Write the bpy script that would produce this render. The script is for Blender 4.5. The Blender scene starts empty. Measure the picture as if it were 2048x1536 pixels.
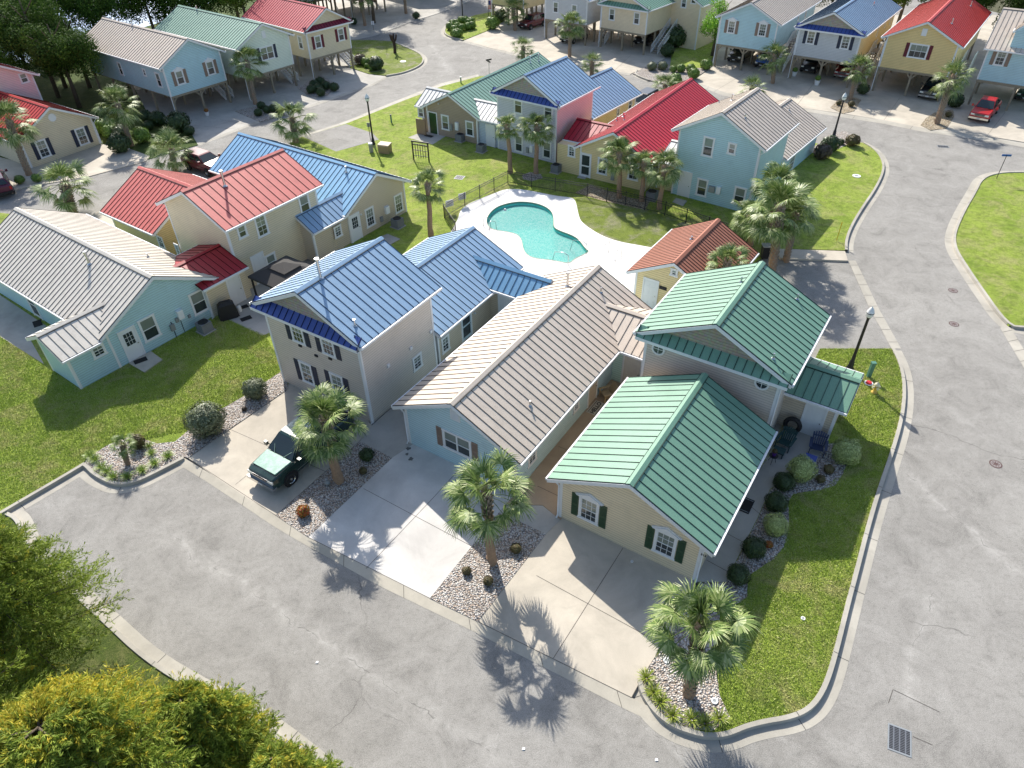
import bpy, bmesh, math, random
import numpy as np
from mathutils import Vector, Matrix
random.seed(7); np.random.seed(7)
R = math.radians
sc = bpy.context.scene
col = sc.collection

# ------------------------------------------------------------------ camera (drone at 26 m)
CH, CF, CP, CR = 26.0, 1413.6, R(39.604), R(1.008)
_c, _s = math.cos(CP), math.sin(CP)
_ri, _fw, _dn = Vector((1, 0, 0)), Vector((0, _c, -_s)), Vector((0, -_s, -_c))
AX = math.cos(CR)*_ri + math.sin(CR)*_dn
AY = -math.sin(CR)*_ri + math.cos(CR)*_dn
cam_d = bpy.data.cameras.new('camera'); cam = bpy.data.objects.new('camera', cam_d); col.objects.link(cam)
cam_d.sensor_width = 36; cam_d.lens = CF/2048*36; cam_d.clip_start = .5; cam_d.clip_end = 3000
m = Matrix((AX, -AY, -_fw)).transposed().to_4x4(); m.translation = (0, 0, CH)
cam.matrix_world = m
sc.camera = cam

# ------------------------------------------------------------------ sky, sun, exposure
SUN = Vector((-1.5936, 5.3946, 4.4345)).normalized()
w = bpy.data.worlds.new('World'); sc.world = w; w.use_nodes = True
nt = w.node_tree; bg = nt.nodes['Background']
sky = nt.nodes.new('ShaderNodeTexSky'); sky.sky_type = 'NISHITA'; sky.sun_disc = False
sky.sun_elevation = math.asin(SUN.z); sky.sun_rotation = math.atan2(SUN.x, SUN.y)
sky.air_density = 1.0; sky.dust_density = 1.5
nt.links.new(sky.outputs[0], bg.inputs[0]); bg.inputs[1].default_value = .125
sd = bpy.data.lights.new('sun', 'SUN'); sd.energy = 4.5; sd.angle = R(.5); sd.color = (1, .945, .855)
so = bpy.data.objects.new('sun', sd); col.objects.link(so)
so.rotation_euler = (-SUN).to_track_quat('-Z', 'Y').to_euler(); so.location = (0, 40, 60)
sc.view_settings.view_transform = 'Standard'; sc.view_settings.look = 'None'
sc.view_settings.exposure = .74; sc.view_settings.gamma = 1
sc.render.engine = 'CYCLES'
sc.cycles.max_bounces = 6; sc.cycles.transparent_max_bounces = 12
sc.cycles.caustics_reflective = False; sc.cycles.caustics_refractive = False

# ------------------------------------------------------------------ helpers
def G(u, v, z=0.):                       # where the drone sees photo pixel (u,v) at height z
    d = (u-1024)/CF*AX + (v-768)/CF*AY + _fw
    t = (z-CH)/d.z
    return Vector((d.x*t, d.y*t, z))
def ray(u, v): return (u-1024)/CF*AX + (v-768)/CF*AY + _fw
def height(b, t):                        # height of a point straight above ground pixel b seen at t
    P = G(*b); d = ray(*t)
    return CH + math.hypot(P.x, P.y)/math.hypot(d.x, d.y)*d.z
def depth(P): return (Vector(P)-Vector((0, 0, CH))).dot(_fw)

def tag(o, label=None, cat=None, group=None, kind=None):
    if label: o['label'] = label
    if cat: o['category'] = cat
    if group: o['group'] = group
    if kind: o['kind'] = kind
    return o
def empty(name, loc, rz=0, **k):
    o = bpy.data.objects.new(name, None); col.objects.link(o); o.location = loc; o.rotation_euler = (0, 0, rz)
    o.empty_display_size = .3
    return tag(o, **k)
def link(name, me, parent=None, M=None, **k):
    o = bpy.data.objects.new(name, me); col.objects.link(o)
    if parent: o.parent = parent
    if M is not None: o.matrix_basis = M
    return tag(o, **k)
def copy_tree(o, parent=None):
    c = o.copy(); col.objects.link(c)
    if parent: c.parent = parent
    for ch in o.children: copy_tree(ch, c)
    return c

class MB:
    def __init__(s): s.v = []; s.f = []; s.m = []
    def face(s, pts, mi=0):
        n = len(s.v); s.v += [tuple(p) for p in pts]; s.f.append(tuple(range(n, n+len(pts)))); s.m.append(mi)
    def hexa(s, p, mi=0, skip=()):        # p: 8 corners, bottom 0-3 ccw, top 4-7
        n = len(s.v); s.v += [tuple(q) for q in p]
        F = [(3, 2, 1, 0), (4, 5, 6, 7), (0, 1, 5, 4), (1, 2, 6, 5), (2, 3, 7, 6), (3, 0, 4, 7)]
        for i, f in enumerate(F):
            if i in skip: continue
            s.f.append(tuple(n+k for k in f)); s.m.append(mi)
    def box(s, x0, x1, y0, y1, z0, z1, mi=0):
        s.hexa([(x0, y0, z0), (x1, y0, z0), (x1, y1, z0), (x0, y1, z0), (x0, y0, z1), (x1, y0, z1), (x1, y1, z1), (x0, y1, z1)], mi)
    def bar(s, a, b, w, h=None, mi=0, up=(0, 0, 1)):
        a, b = Vector(a), Vector(b); h = h or w; d = (b-a).normalized(); up = Vector(up)
        if abs(d.dot(up)) > .98: up = Vector((1, 0, 0))
        x = d.cross(up).normalized()*w/2; z = x.cross(d).normalized()*h/2
        s.hexa([a-x-z, a+x-z, b+x-z, b-x-z, a-x+z, a+x+z, b+x+z, b-x+z], mi)
    def tube(s, pts, r, n=8, mi=0, cap=True):
        rs = r if isinstance(r, (list, tuple)) else [r]*len(pts)
        pts = [Vector(p) for p in pts]; k = len(s.v)
        ref = None
        for i, p in enumerate(pts):
            d = (pts[min(i+1, len(pts)-1)]-pts[max(i-1, 0)]).normalized()
            if ref is None: ref = Vector((1, 0, 0)) if abs(d.x) < .9 else Vector((0, 1, 0))
            x = (ref - d*ref.dot(d)).normalized(); y = d.cross(x); ref = x
            for j in range(n):
                a = 2*math.pi*j/n; s.v.append(tuple(p + (x*math.cos(a)+y*math.sin(a))*rs[i]))
        for i in range(len(pts)-1):
            for j in range(n):
                s.f.append((k+i*n+j, k+i*n+(j+1) % n, k+(i+1)*n+(j+1) % n, k+(i+1)*n+j)); s.m.append(mi)
        if cap:
            s.f.append(tuple(k+j for j in range(n))[::-1]); s.m.append(mi)
            s.f.append(tuple(k+(len(pts)-1)*n+j for j in range(n))); s.m.append(mi)
    def lathe(s, prof, c=(0, 0, 0), n=16, mi=0):   # prof [(r,z)]
        k = len(s.v)
        for r_, z in prof:
            for j in range(n):
                a = 2*math.pi*j/n; s.v.append((c[0]+r_*math.cos(a), c[1]+r_*math.sin(a), c[2]+z))
        for i in range(len(prof)-1):
            for j in range(n):
                s.f.append((k+i*n+j, k+i*n+(j+1) % n, k+(i+1)*n+(j+1) % n, k+(i+1)*n+j)); s.m.append(mi)
    def prism(s, poly, z0, z1, mi=0):
        n = len(poly)
        s.face([(p[0], p[1], z1) for p in poly], mi); s.face([(p[0], p[1], z0) for p in reversed(poly)], mi)
        for i in range(n):
            a, b = poly[i], poly[(i+1) % n]
            s.face([(a[0], a[1], z0), (b[0], b[1], z0), (b[0], b[1], z1), (a[0], a[1], z1)], mi)
    def mesh(s, name, mats, smooth=False):
        me = bpy.data.meshes.new(name); me.from_pydata(s.v, [], s.f)
        for m_ in (mats if isinstance(mats, (list, tuple)) else [mats]): me.materials.append(m_)
        me.polygons.foreach_set('material_index', s.m)
        if smooth: me.polygons.foreach_set('use_smooth', [True]*len(s.f))
        me.update(); return me
    def build(s, name, mats, parent=None, M=None, smooth=False, **k):
        return link(name, s.mesh(name, mats, smooth), parent, M, **k)

def quads_mesh(name, P, mat, mi=None, mats=None):   # P: (N,4,3) array
    N = len(P); me = bpy.data.meshes.new(name)
    me.vertices.add(N*4); me.vertices.foreach_set('co', P.astype('f4').ravel())
    me.loops.add(N*4); me.loops.foreach_set('vertex_index', np.arange(N*4, dtype='i4'))
    me.polygons.add(N); me.polygons.foreach_set('loop_start', np.arange(0, N*4, 4, dtype='i4'))
    me.polygons.foreach_set('loop_total', np.full(N, 4, dtype='i4'))
    for m_ in (mats or [mat]): me.materials.append(m_)
    if mi is not None: me.polygons.foreach_set('material_index', np.asarray(mi, dtype='i4'))
    me.update(calc_edges=True); me.validate(); return me

def ccw(poly):
    a = sum(poly[i][0]*poly[(i+1) % len(poly)][1]-poly[(i+1) % len(poly)][0]*poly[i][1] for i in range(len(poly)))
    return poly if a > 0 else poly[::-1]
def smooth_poly(p, it=2, closed=True):    # Chaikin
    for _ in range(it):
        q = []; n = len(p)
        rng = range(n) if closed else range(n-1)
        if not closed: q.append(p[0])
        for i in rng:
            a, b = Vector(p[i]), Vector(p[(i+1) % n]); q += [a*.75+b*.25, a*.25+b*.75]
        if not closed: q.append(p[-1])
        p = q
    return p
def fill(outer, holes, z, z0=None, hz=None):  # bmesh of a polygon with holes, optional skirts
    bm = bmesh.new(); loops = []
    for lp in [outer]+list(holes):
        vs = [bm.verts.new((p[0], p[1], z)) for p in lp]
        loops.append([bm.edges.new((vs[i], vs[(i+1) % len(vs)])) for i in range(len(vs))])
    bmesh.ops.triangle_fill(bm, edges=[e for l in loops for e in l], use_beauty=True)
    for f in bm.faces:
        f.normal_update()
        if f.normal.z < 0: f.normal_flip()
    if z0 is not None:
        lp = ccw([tuple(p)[:2] for p in outer])
        for i in range(len(lp)):
            a, b = lp[i], lp[(i+1) % len(lp)]
            vs = [bm.verts.new(q) for q in ((a[0], a[1], z0), (b[0], b[1], z0), (b[0], b[1], z), (a[0], a[1], z))]
            bm.faces.new(vs)
    return bm
def sheet(name, mat, outer, z, z0=None, holes=(), parent=None, **k):
    bm = fill(outer, holes, z, z0); me = bpy.data.meshes.new(name); bm.to_mesh(me); bm.free(); me.materials.append(mat)
    return link(name, me, parent, **k)
def px(poly, z=.1): return [G(u, v, z) for u, v in poly]

# ------------------------------------------------------------------ materials
class NT:
    def __init__(s, name):
        s.mat = bpy.data.materials.new(name); s.mat.use_nodes = True; s.t = s.mat.node_tree
        s.b = s.t.nodes['Principled BSDF']; s._g = None
    def n(s, typ, **kw):
        nd = s.t.nodes.new('ShaderNode'+typ)
        for k_, v_ in kw.items(): setattr(nd, k_, v_)
        return nd
    def l(s, a, b): s.t.links.new(a, b)
    def pos(s):
        if s._g is None: s._g = s.n('NewGeometry')
        return s._g.outputs['Position']
    def noise(s, scale, detail=4, rough=.55, vec=None, dist=0):
        nd = s.n('TexNoise'); nd.inputs['Scale'].default_value = scale; nd.inputs['Detail'].default_value = detail
        nd.inputs['Roughness'].default_value = rough; nd.inputs['Distortion'].default_value = dist
        s.l(vec or s.pos(), nd.inputs['Vector']); return nd.outputs['Fac']
    def vor(s, scale, feat='F1', out='Color', vec=None, rnd=1):
        nd = s.n('TexVoronoi'); nd.feature = feat; nd.inputs['Scale'].default_value = scale; nd.inputs['Randomness'].default_value = rnd
        s.l(vec or s.pos(), nd.inputs['Vector']); return nd.outputs[out]
    def ramp(s, fac, stops, interp='LINEAR'):
        nd = s.n('ValToRGB'); nd.color_ramp.interpolation = interp; el = nd.color_ramp.elements
        while len(el) < len(stops): el.new(.5)
        for e, (p, c) in zip(el, stops):
            e.position = p; e.color = tuple(c)[:3]+(1,) if hasattr(c, '__len__') else (c, c, c, 1)
        s.l(fac, nd.inputs[0]); return nd.outputs[0]
    def mix(s, fac, a, b, blend='MIX'):
        nd = s.n('Mix'); nd.data_type = 'RGBA'; nd.blend_type = blend
        for inp, v in ((nd.inputs[0], fac), (nd.inputs[6], a), (nd.inputs[7], b)):
            if isinstance(v, bpy.types.NodeSocket): s.l(v, inp)
            elif hasattr(v, '__len__'): inp.default_value = tuple(v)[:3]+(1,)
            else: inp.default_value = v
        return nd.outputs[2]
    def math(s, op, a, b=0., c=0.):
        nd = s.n('Math'); nd.operation = op
        for i, v in enumerate((a, b, c)):
            if isinstance(v, bpy.types.NodeSocket): s.l(v, nd.inputs[i])
            else: nd.inputs[i].default_value = v
        return nd.outputs[0]
    def sep(s, vec=None):
        nd = s.n('SeparateXYZ'); s.l(vec or s.pos(), nd.inputs[0]); return nd.outputs
    def bump(s, h, dist=.02, strength=1.):
        nd = s.n('Bump'); nd.inputs['Strength'].default_value = strength; nd.inputs['Distance'].default_value = dist
        s.l(h, nd.inputs['Height']); s.l(nd.outputs[0], s.b.inputs['Normal']); return nd
    def base(s, c, rough=.7, metal=0., spec=.5):
        if isinstance(c, bpy.types.NodeSocket): s.l(c, s.b.inputs['Base Color'])
        else: s.b.inputs['Base Color'].default_value = tuple(c)[:3]+(1,)
        s.b.inputs['Roughness'].default_value = rough; s.b.inputs['Metallic'].default_value = metal
        s.b.inputs['Specular IOR Level'].default_value = spec
        return s.mat
def sc3(c, k): return tuple(min(1., x*k) for x in c)
_mc = {}
SEAM = {}
def plain(name, c, rough=.6, metal=0., spec=.4, var=.12, nscale=3.):
    if name in _mc: return _mc[name]
    t = NT(name); f = t.noise(nscale, 4)
    _mc[name] = t.base(t.mix(f, sc3(c, 1-var), sc3(c, 1+var)), rough, metal, spec); return _mc[name]
def siding(name, c, course=.15):
    if name in _mc: return _mc[name]
    t = NT(name); z = t.sep()[2]
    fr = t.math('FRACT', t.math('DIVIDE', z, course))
    n1 = t.noise(.6, 5, .6); n2 = t.noise(9, 3)
    c1 = t.mix(n1, sc3(c, .86), sc3(c, 1.12)); c2 = t.mix(t.math('MULTIPLY', n2, .25), c1, sc3(c, .75))
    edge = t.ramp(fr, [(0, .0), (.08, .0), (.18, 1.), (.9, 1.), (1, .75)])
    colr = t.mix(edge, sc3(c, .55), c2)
    colr = t.mix(t.ramp(t.noise(1.4, 6, .7), [(.52, 0.), (.75, .3)]), colr, sc3(c, .6))
    t.bump(fr, .03, .8)
    _mc[name] = t.base(colr, .55, 0, .3); return _mc[name]
def shingle(name, c):
    if name in _mc: return _mc[name]
    t = NT(name); z = t.sep()[2]
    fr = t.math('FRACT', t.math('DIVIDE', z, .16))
    v = t.vor(7.5, 'F1', 'Color')
    c1 = t.mix(.25, c, v, 'MULTIPLY')
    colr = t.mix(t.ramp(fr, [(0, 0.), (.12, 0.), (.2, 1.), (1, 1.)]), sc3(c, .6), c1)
    t.bump(fr, .03, .8)
    _mc[name] = t.base(colr, .8, 0, .2); return _mc[name]
def metalroof(name, c, rough=.42, stain=.2, scol=None):
    if name in _mc: return _mc[name]
    t = NT(name); n1 = t.noise(.9, 6, .62); n2 = t.noise(11, 4, .6)
    c1 = t.mix(n1, sc3(c, .84), sc3(c, 1.14))
    st = t.ramp(t.noise(2.2, 6, .7), [(.5, 0.), (.72, stain)])
    c2 = t.mix(st, c1, scol or sc3(c, .45)); c3 = t.mix(t.math('MULTIPLY', n2, .3), c2, sc3(c, .75)); n5 = t.noise(38, 3, .8)
    c3 = t.mix(t.ramp(n5, [(.42, .22), (.55, 0.)]), c3, sc3(c, .55)); c3 = t.mix(t.ramp(n5, [(.5, 0.), (.7, .22)]), c3, sc3(c, 1.5))
    rr = t.math('ADD', rough-.02, t.math('MULTIPLY', n1, .16))
    m_ = t.base(c3, rough, 0, .38); t.l(rr, t.b.inputs['Roughness'])
    t.bump(t.noise(1.1, 2), .012, .6)
    SEAM[m_.name] = plain(name+'_seam', sc3(c, .16), .6, 0, .3, .1)  # seam colour darkened to paint in the shadow line of each rib
    _mc[name] = m_; return m_
WHITE = plain('white_trim', (.72, .73, .74), .5, var=.05)
def mk_asphalt():
    t = NT('asphalt')
    big = t.noise(.12, 6, .6, dist=.4); mid = t.noise(.6, 9, .78, dist=.7); fine = t.noise(30, 4, .85); grit = t.noise(75, 2, .8)
    c = t.mix(t.ramp(big, [(.3, 0.), (.7, 1.)]), (.225, .215, .197), (.30, .288, .265))
    c = t.mix(t.ramp(mid, [(.48, 0.), (.7, .6)]), c, (.38, .367, .342))
    c = t.mix(t.ramp(mid, [(.3, .6), (.47, 0.)]), c, (.11, .105, .095)); c = t.mix(t.ramp(t.noise(5, 5, .8), [(.32, .45), (.5, 0.)]), c, (.12, .115, .105))
    c = t.mix(t.ramp(fine, [(.5, 0.), (.68, .5)]), c, (.5, .49, .46))
    c = t.mix(t.ramp(fine, [(.32, .7), (.48, 0.)]), c, (.07, .068, .062))
    c = t.mix(t.ramp(grit, [(.62, 0.), (.75, .6)]), c, (.7, .69, .66))
    # worn seams of the paving: pale mineral bloom along known lines
    nn = t.n('TexNoise'); nn.inputs['Scale'].default_value = .45; nn.inputs['Detail'].default_value = 4; nn.inputs['Roughness'].default_value = .62; t.l(t.pos(), nn.inputs['Vector'])
    sp = t.n('SeparateColor'); t.l(nn.outputs['Color'], sp.inputs[0]); P = t.sep()
    xx = t.math('ADD', P[0], t.math('MULTIPLY', t.math('SUBTRACT', sp.outputs[0], .5), 1.6)); yy = t.math('ADD', P[1], t.math('MULTIPLY', t.math('SUBTRACT', sp.outputs[1], .5), 1.6))
    for (a_, b_, wd) in (((300, 1050), (1060, 1560), .30), ((1800, 940), (2060, 1160), .22), ((1870, 1180), (1800, 1430), .22), ((1290, 1440), (1390, 1520), .2), ((1640, 830), (1700, 880), .2), ((1150, 1340), (1290, 1440), .2), ((860, 85), (905, 150), .5)):
        A, B_ = G(*a_), G(*b_); L = (B_-A).length; u = (B_-A)/L
        ax = t.math('SUBTRACT', xx, A.x); ay = t.math('SUBTRACT', yy, A.y)
        al = t.math('ADD', t.math('MULTIPLY', ax, u.x), t.math('MULTIPLY', ay, u.y)); pe = t.math('ABSOLUTE', t.math('SUBTRACT', t.math('MULTIPLY', ax, u.y), t.math('MULTIPLY', ay, u.x)))
        g1 = t.ramp(t.math('DIVIDE', al, L), [(0., 0.), (.08, 1.), (.92, 1.), (1., 0.)]); g2 = t.ramp(t.math('DIVIDE', pe, wd*2), [(0., 1.), (.25, .6), (1., 0.)])
        f = t.math('MULTIPLY', t.math('MULTIPLY', g1, g2), t.ramp(t.noise(1.3, 5, .75, dist=1.), [(.4, .04), (.64, .55)]))
        c = t.mix(f, c, (.47, .455, .425))
        c = t.mix(t.math('MULTIPLY', t.math('MULTIPLY', g1, t.ramp(pe, [(0., 1.), (.008, .8), (.02, 0.)])), t.ramp(t.noise(.9, 3), [(.48, 0.), (.56, .6)])), c, (.08, .075, .07))
    wv = t.n('VectorMath', operation='ADD'); t.l(t.pos(), wv.inputs[0]); sc_ = t.n('VectorMath', operation='SCALE'); t.l(nn.outputs['Color'], sc_.inputs[0]); sc_.inputs['Scale'].default_value = 1.2; t.l(sc_.outputs[0], wv.inputs[1])
    ed = t.vor(.11, 'DISTANCE_TO_EDGE', 'Distance', wv.outputs[0])
    gate = t.ramp(t.noise(.21, 2), [(.55, 0.), (.62, .55)])
    c = t.mix(t.math('MULTIPLY', t.ramp(ed, [(.0, 1.), (.001, .8), (.0022, 0.)]), gate), c, (.06, .055, .05))
    t.bump(t.math('ADD', fine, t.math('MULTIPLY', grit, .5)), .012, .6)
    return t.base(c, .88, 0, .2)
def mk_concrete(name, c, st=.35):
    t = NT(name); a = t.noise(.35, 6, .65, dist=.5); b = t.noise(30, 3, .7)
    k = t.mix(t.ramp(a, [(.3, 0.), (.68, 1.)]), sc3(c, .74), sc3(c, 1.1))
    k = t.mix(t.ramp(t.noise(.8, 7, .7, dist=1), [(.52, 0.), (.75, st)]), k, sc3(c, .55))
    k = t.mix(t.ramp(b, [(.3, .3), (.5, 0.)]), k, sc3(c, .6))
    t.bump(b, .004, .4)
    return t.base(k, .85, 0, .25)
def mk_grass(name, a, b, dry=(.30, .27, .12), dk=(.035, .07, .012), dryamt=.5):
    t = NT(name); n1 = t.noise(.32, 6, .65, dist=.6); n2 = t.noise(2.6, 5, .7); n3 = t.noise(22, 4, .8); n4 = t.noise(70, 2, .8)
    k = t.mix(t.ramp(n1, [(.3, 0.), (.68, 1.)]), a, b)
    k = t.mix(t.ramp(t.noise(.55, 7, .72, dist=.8), [(.47, 0.), (.64, dryamt)]), k, dry)
    k = t.mix(t.ramp(n2, [(.35, .45), (.55, 0.)]), k, dk)
    k = t.mix(t.ramp(n3, [(.38, .85), (.56, 0.)]), k, dk)
    k = t.mix(t.ramp(n4, [(.52, 0.), (.7, .5)]), k, sc3(b, 1.7))
    t.bump(t.math('ADD', n3, t.math('MULTIPLY', n4, .6)), .07, 1.)
    return t.base(k, .9, 0, .15)
def mk_gravel(name, stops):
    t = NT(name); d = t.n('TexVoronoi'); d.inputs['Scale'].default_value = 13.5; t.l(t.pos(), d.inputs['Vector'])
    sp = t.n('SeparateColor'); t.l(d.outputs['Color'], sp.inputs[0])
    k = t.ramp(sp.outputs[0], stops, 'CONSTANT')
    k = t.mix(t.ramp(d.outputs['Distance'], [(.42, 0.), (.75, .8)]), k, (.08, .07, .06))
    k = t.mix(t.ramp(t.noise(.8, 4), [(.4, .0), (.7, .3)]), k, (.25, .2, .15))
    inv = t.math('SUBTRACT', 1., d.outputs['Distance'])
    t.bump(inv, .09, 1.)
    return t.base(k, .8, 0, .25)
ASPH = mk_asphalt()
CONC = mk_concrete('driveway_concrete', (.52, .47, .39))
CONCW = mk_concrete('pale_concrete', (.62, .595, .56), .12)
CONCG = mk_concrete('grey_concrete', (.44, .42, .38))
CURBM = mk_concrete('kerb_concrete', (.42, .395, .34), .4)
PATH = mk_concrete('tan_painted_concrete', (.44, .33, .23), .15)
DECK = mk_concrete('pool_deck_concrete', (.80, .78, .75), .06)
GRASS = mk_grass('lawn_grass', (.26, .38, .045), (.46, .56, .10), dk=(.03, .055, .01), dry=(.56,.48,.24), dryamt=.65)
GRASSD = mk_grass('dry_lawn_grass', (.20, .25, .04), (.30, .36, .07), dryamt=.9, dry=(.42, .37, .27))
GRAV = mk_gravel('pebble_gravel', [(0, (.55, .52, .48)), (.25, (.44, .36, .3)), (.42, (.56, .5, .46)), (.6, (.68, .66, .63)), (.78, (.3, .28, .28)), (.88, (.55, .44, .36))])
GRAVT = mk_gravel('tan_gravel', [(0, (.6, .5, .36)), (.3, (.45, .34, .2)), (.55, (.68, .6, .46)), (.8, (.3, .24, .16))])
SOIL = plain('forest_floor', (.07, .07, .03), .95, var=.6, nscale=2.)

# ------------------------------------------------------------------ ground, roads, lawns
def gl(p, z): return [Vector((q[0], q[1], z)) for q in p]
pool_px = [(972, 441), (980, 425), (995, 413), (1018, 406), (1042, 403), (1070, 406), (1090, 413), (1103, 423), (1107, 436), (1106, 455), (1122, 463), (1140, 469), (1155, 477), (1163, 487), (1170, 497), (1179, 503), (1165, 510), (1150, 517), (1138, 527), (1120, 523), (1095, 519), (1070, 517), (1053, 509), (1046, 495), (1044, 480), (1036, 469), (1018, 464), (990, 460), (978, 455)]
POOL = [Vector((p.x, p.y)) for p in px(pool_px, .15)]
POOL = [Vector((p.x, p.y)) for p in smooth_poly(POOL, 2)]
big = [(-900, -250), (900, -250), (900, 1500), (-900, 1500)]
sheet('ground', SOIL, big, -.03, holes=[POOL], kind='structure')
sheet('road', ASPH, [(-62, 5), (75, 5), (95, 60), (60, 160), (-20, 160), (-62, 95)], 0., holes=[POOL], kind='structure')
"""lawns"""
lawn1 = px([(-900, 1700), (-300, 1200), (37, 1003), (168, 926), (176, 928), (190, 945), (217, 960), (240, 966), (268, 962), (300, 948), (364, 914), (375, 912), (575, 769), (700, 640), (560, 480), (300, 440), (180, 445), (-50, 420), (-500, 600), (-900, 900)], .13)
sheet('lawn', GRASS, lawn1, .13, 0, kind='structure')
L4 = [(1640, 697), (1783, 697), (1797, 725), (1805, 760), (1805, 800), (1798, 845), (1780, 905), (1752, 985), (1730, 1060), (1712, 1130), (1693, 1200), (1668, 1300), (1650, 1360), (1630, 1398), (1605, 1420), (1570, 1432), (1530, 1438), (1490, 1448), (1462, 1460), (1440, 1466), (1410, 1466), (1385, 1460), (1350, 1448), (1316, 1424), (1291, 1388), (1284, 1362)]
sheet('lawn', GRASS, px(L4 + [(1302, 1328), (1330, 1285), (1400, 1160), (1480, 1000), (1540, 900), (1600, 780)], .13), .13, 0, kind='structure')
court = [(600, 275), (695, 246), (810, 200), (885, 172), (960, 152), (1020, 150), (1180, 250), (1400, 300), (1600, 280), (1652, 290), (1695, 283), (1725, 285), (1748, 298), (1763, 318), (1766, 340), (1750, 375), (1722, 415), (1700, 452), (1690, 480), (1690, 500), (1550, 497), (1500, 530), (1350, 640), (1200, 660), (1000, 640), (700, 580), (640, 480), (560, 420), (500, 330)]
sheet('lawn', GRASS, px(court, .13), .13, 0, holes=[POOL], kind='structure')
L5 = [(2300, 345), (2048, 345), (1998, 346), (1966, 357), (1953, 384), (1931, 421), (1911, 466), (1912, 494), (1926, 519), (1961, 571), (2018, 651), (2048, 653), (2300, 660)]
sheet('lawn', GRASS, px(L5, .13), .13, 0, kind='structure')
L6 = [(700, 80), (740, 80), (782, 82), (812, 95), (839, 107), (847, 118), (840, 131), (807, 145), (772, 151), (737, 147), (700, 135)]
sheet('lawn', GRASSD, px(L6, .12), .12, 0, kind='structure')
L7 = [(889, 60), (893, 71), (927, 80), (977, 60), (1010, 40), (990, 22), (950, 30), (917, 42), (897, 50)]
sheet('lawn', GRASS, px(L7, .12), .12, 0, kind='structure')
L8 = [(1340, 132), (1345, 100), (1386, 80), (1440, 75), (1424, 117), (1399, 136)]
sheet('lawn', GRASS, px(L8, .12), .12, 0, kind='structure')
L9 = [(-900, 1700), (-60, 1025), (20, 1030), (38, 1055), (50, 1100), (100, 1150), (290, 1325), (400, 1390), (520, 1450), (655, 1560), (700, 1650), (500, 2300), (-900, 2300)]
sheet('lawn', mk_grass('rough_grass', (.10, .13, .03), (.16, .2, .05), dryamt=.65), px(L9, .12), .12, 0, kind='structure')
# forest floor at the upper left, and the lake behind the trees
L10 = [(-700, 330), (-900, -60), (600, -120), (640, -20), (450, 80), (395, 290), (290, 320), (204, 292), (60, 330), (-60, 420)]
sheet('lawn', mk_grass('forest_grass', (.05, .08, .02), (.09, .13, .03), dryamt=.3), px(L10, .05), .05, kind='structure')  # dark green grass of the forest floor
wt = NT('lake_water'); wt.base((.13, .26, .46), .35, 0, .3); wt.bump(wt.noise(.4, 4), .05, .3)
sheet('lake', wt.mat, [(-170, 96), (-64, 97), (-58, 112), (-50, 128), (-60, 400), (-500, 400), (-500, 96)], .06, kind='structure')
# concrete aprons of the far houses
for P_, M_ in ((([(1384, 161), (1425, 135), (1440, 60), (1600, 30), (2048, 30), (2300, 60), (2300, 325), (2048, 284), (1998, 276), (1841, 255), (1768, 240), (1686, 227), (1601, 215), (1500, 195), (1450, 185)], CONC)),
               (([(927, 80), (977, 61), (985, -40), (1420, -40), (1424, 85), (1350, 105), (1310, 128), (1262, 147), (1180, 136), (1100, 121), (1024, 105), (980, 96)], CONC)),
               (([(395, 288), (512, 243), (627, 208), (744, 168), (772, 153), (705, 134), (702, 82), (500, 60), (250, 140), (300, 235), (380, 262)], CONCG)),
               (([(204, 288), (255, 296), (300, 312), (292, 322), (180, 352), (65, 372), (-60, 400), (-60, 300), (65, 330)], CONC)),
               (([(702, 80), (745, 73), (827, 42), (882, 25), (945, 0), (1000, -25), (900, -60), (600, -60), (640, 30)], CONCG)),
               (([(172, 432), (204, 420), (290, 470), (240, 480)], CONC))):
    sheet('driveway', M_, px(P_, .055 if M_ is not CONC or P_[0][0] != 172 else .145), .055 if P_[0][0] != 172 else .145, 0, kind='structure')
sheet('lawn', GRASSD, px([(1152, 397), (1190, 396), (1260, 408), (1340, 434), (1420, 462), (1490, 490), (1440, 560), (1345, 506), (1300, 495), (1240, 485), (1205, 473), (1180, 458), (1162, 443), (1157, 428)], .136), .136, kind='structure')
"""foreground driveways"""
D1 = [(375, 915), (425, 950), (496, 997), (552, 1030), (719, 882), (744, 851), (700, 800), (571, 760)]
sheet('driveway', CONC, px(D1, .1), .1, 0, kind='structure')
sheet('driveway', CONCG, px([(719.5, 882.5), (784, 915.5), (822, 891), (1060, 700), (980, 640), (745, 850)], .104), .104, 0, kind='structure')
D2 = [(616, 1074), (700, 1117), (860, 1196), (998, 1025), (1080, 950), (822, 880), (784, 916)]
sheet('driveway', CONCW, px(D2, .1), .1, 0, kind='structure')
sheet('path', PATH, px([(1012, 1008), (1056, 958), (1180, 800), (1262, 700), (1300, 780), (1121, 1040), (1085, 1010)], .108), .108, 0, kind='structure')
sheet('path', CONCG, px([(997, 1026), (1012, 1009), (1085, 1011), (1121, 1040), (1092, 1068), (1039, 1043)], .112), .112, 0, kind='structure')
D3 = [(956, 1243), (1263, 1395), (1283, 1358), (1300, 1328), (1330, 1285), (1388, 1180), (1395, 1150), (1121, 1030), (1091, 1067)]
sheet('driveway', CONC, px(D3, .1), .1, 0, kind='structure')
SIDE = [(1384, 1163), (1452, 1164), (1474, 1118), (1490, 1085), (1514, 1038), (1540, 978), (1600, 940), (1632, 928), (1648, 890), (1690, 800), (1640, 760), (1545, 800)]
sheet('path', CONCG, px(SIDE, .137), .137, .0, kind='structure')
sheet('path', CONC, px([(1548, 497), (1690, 502), (1696, 521), (1560, 516)], .14), .14, 0, kind='structure')
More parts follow.
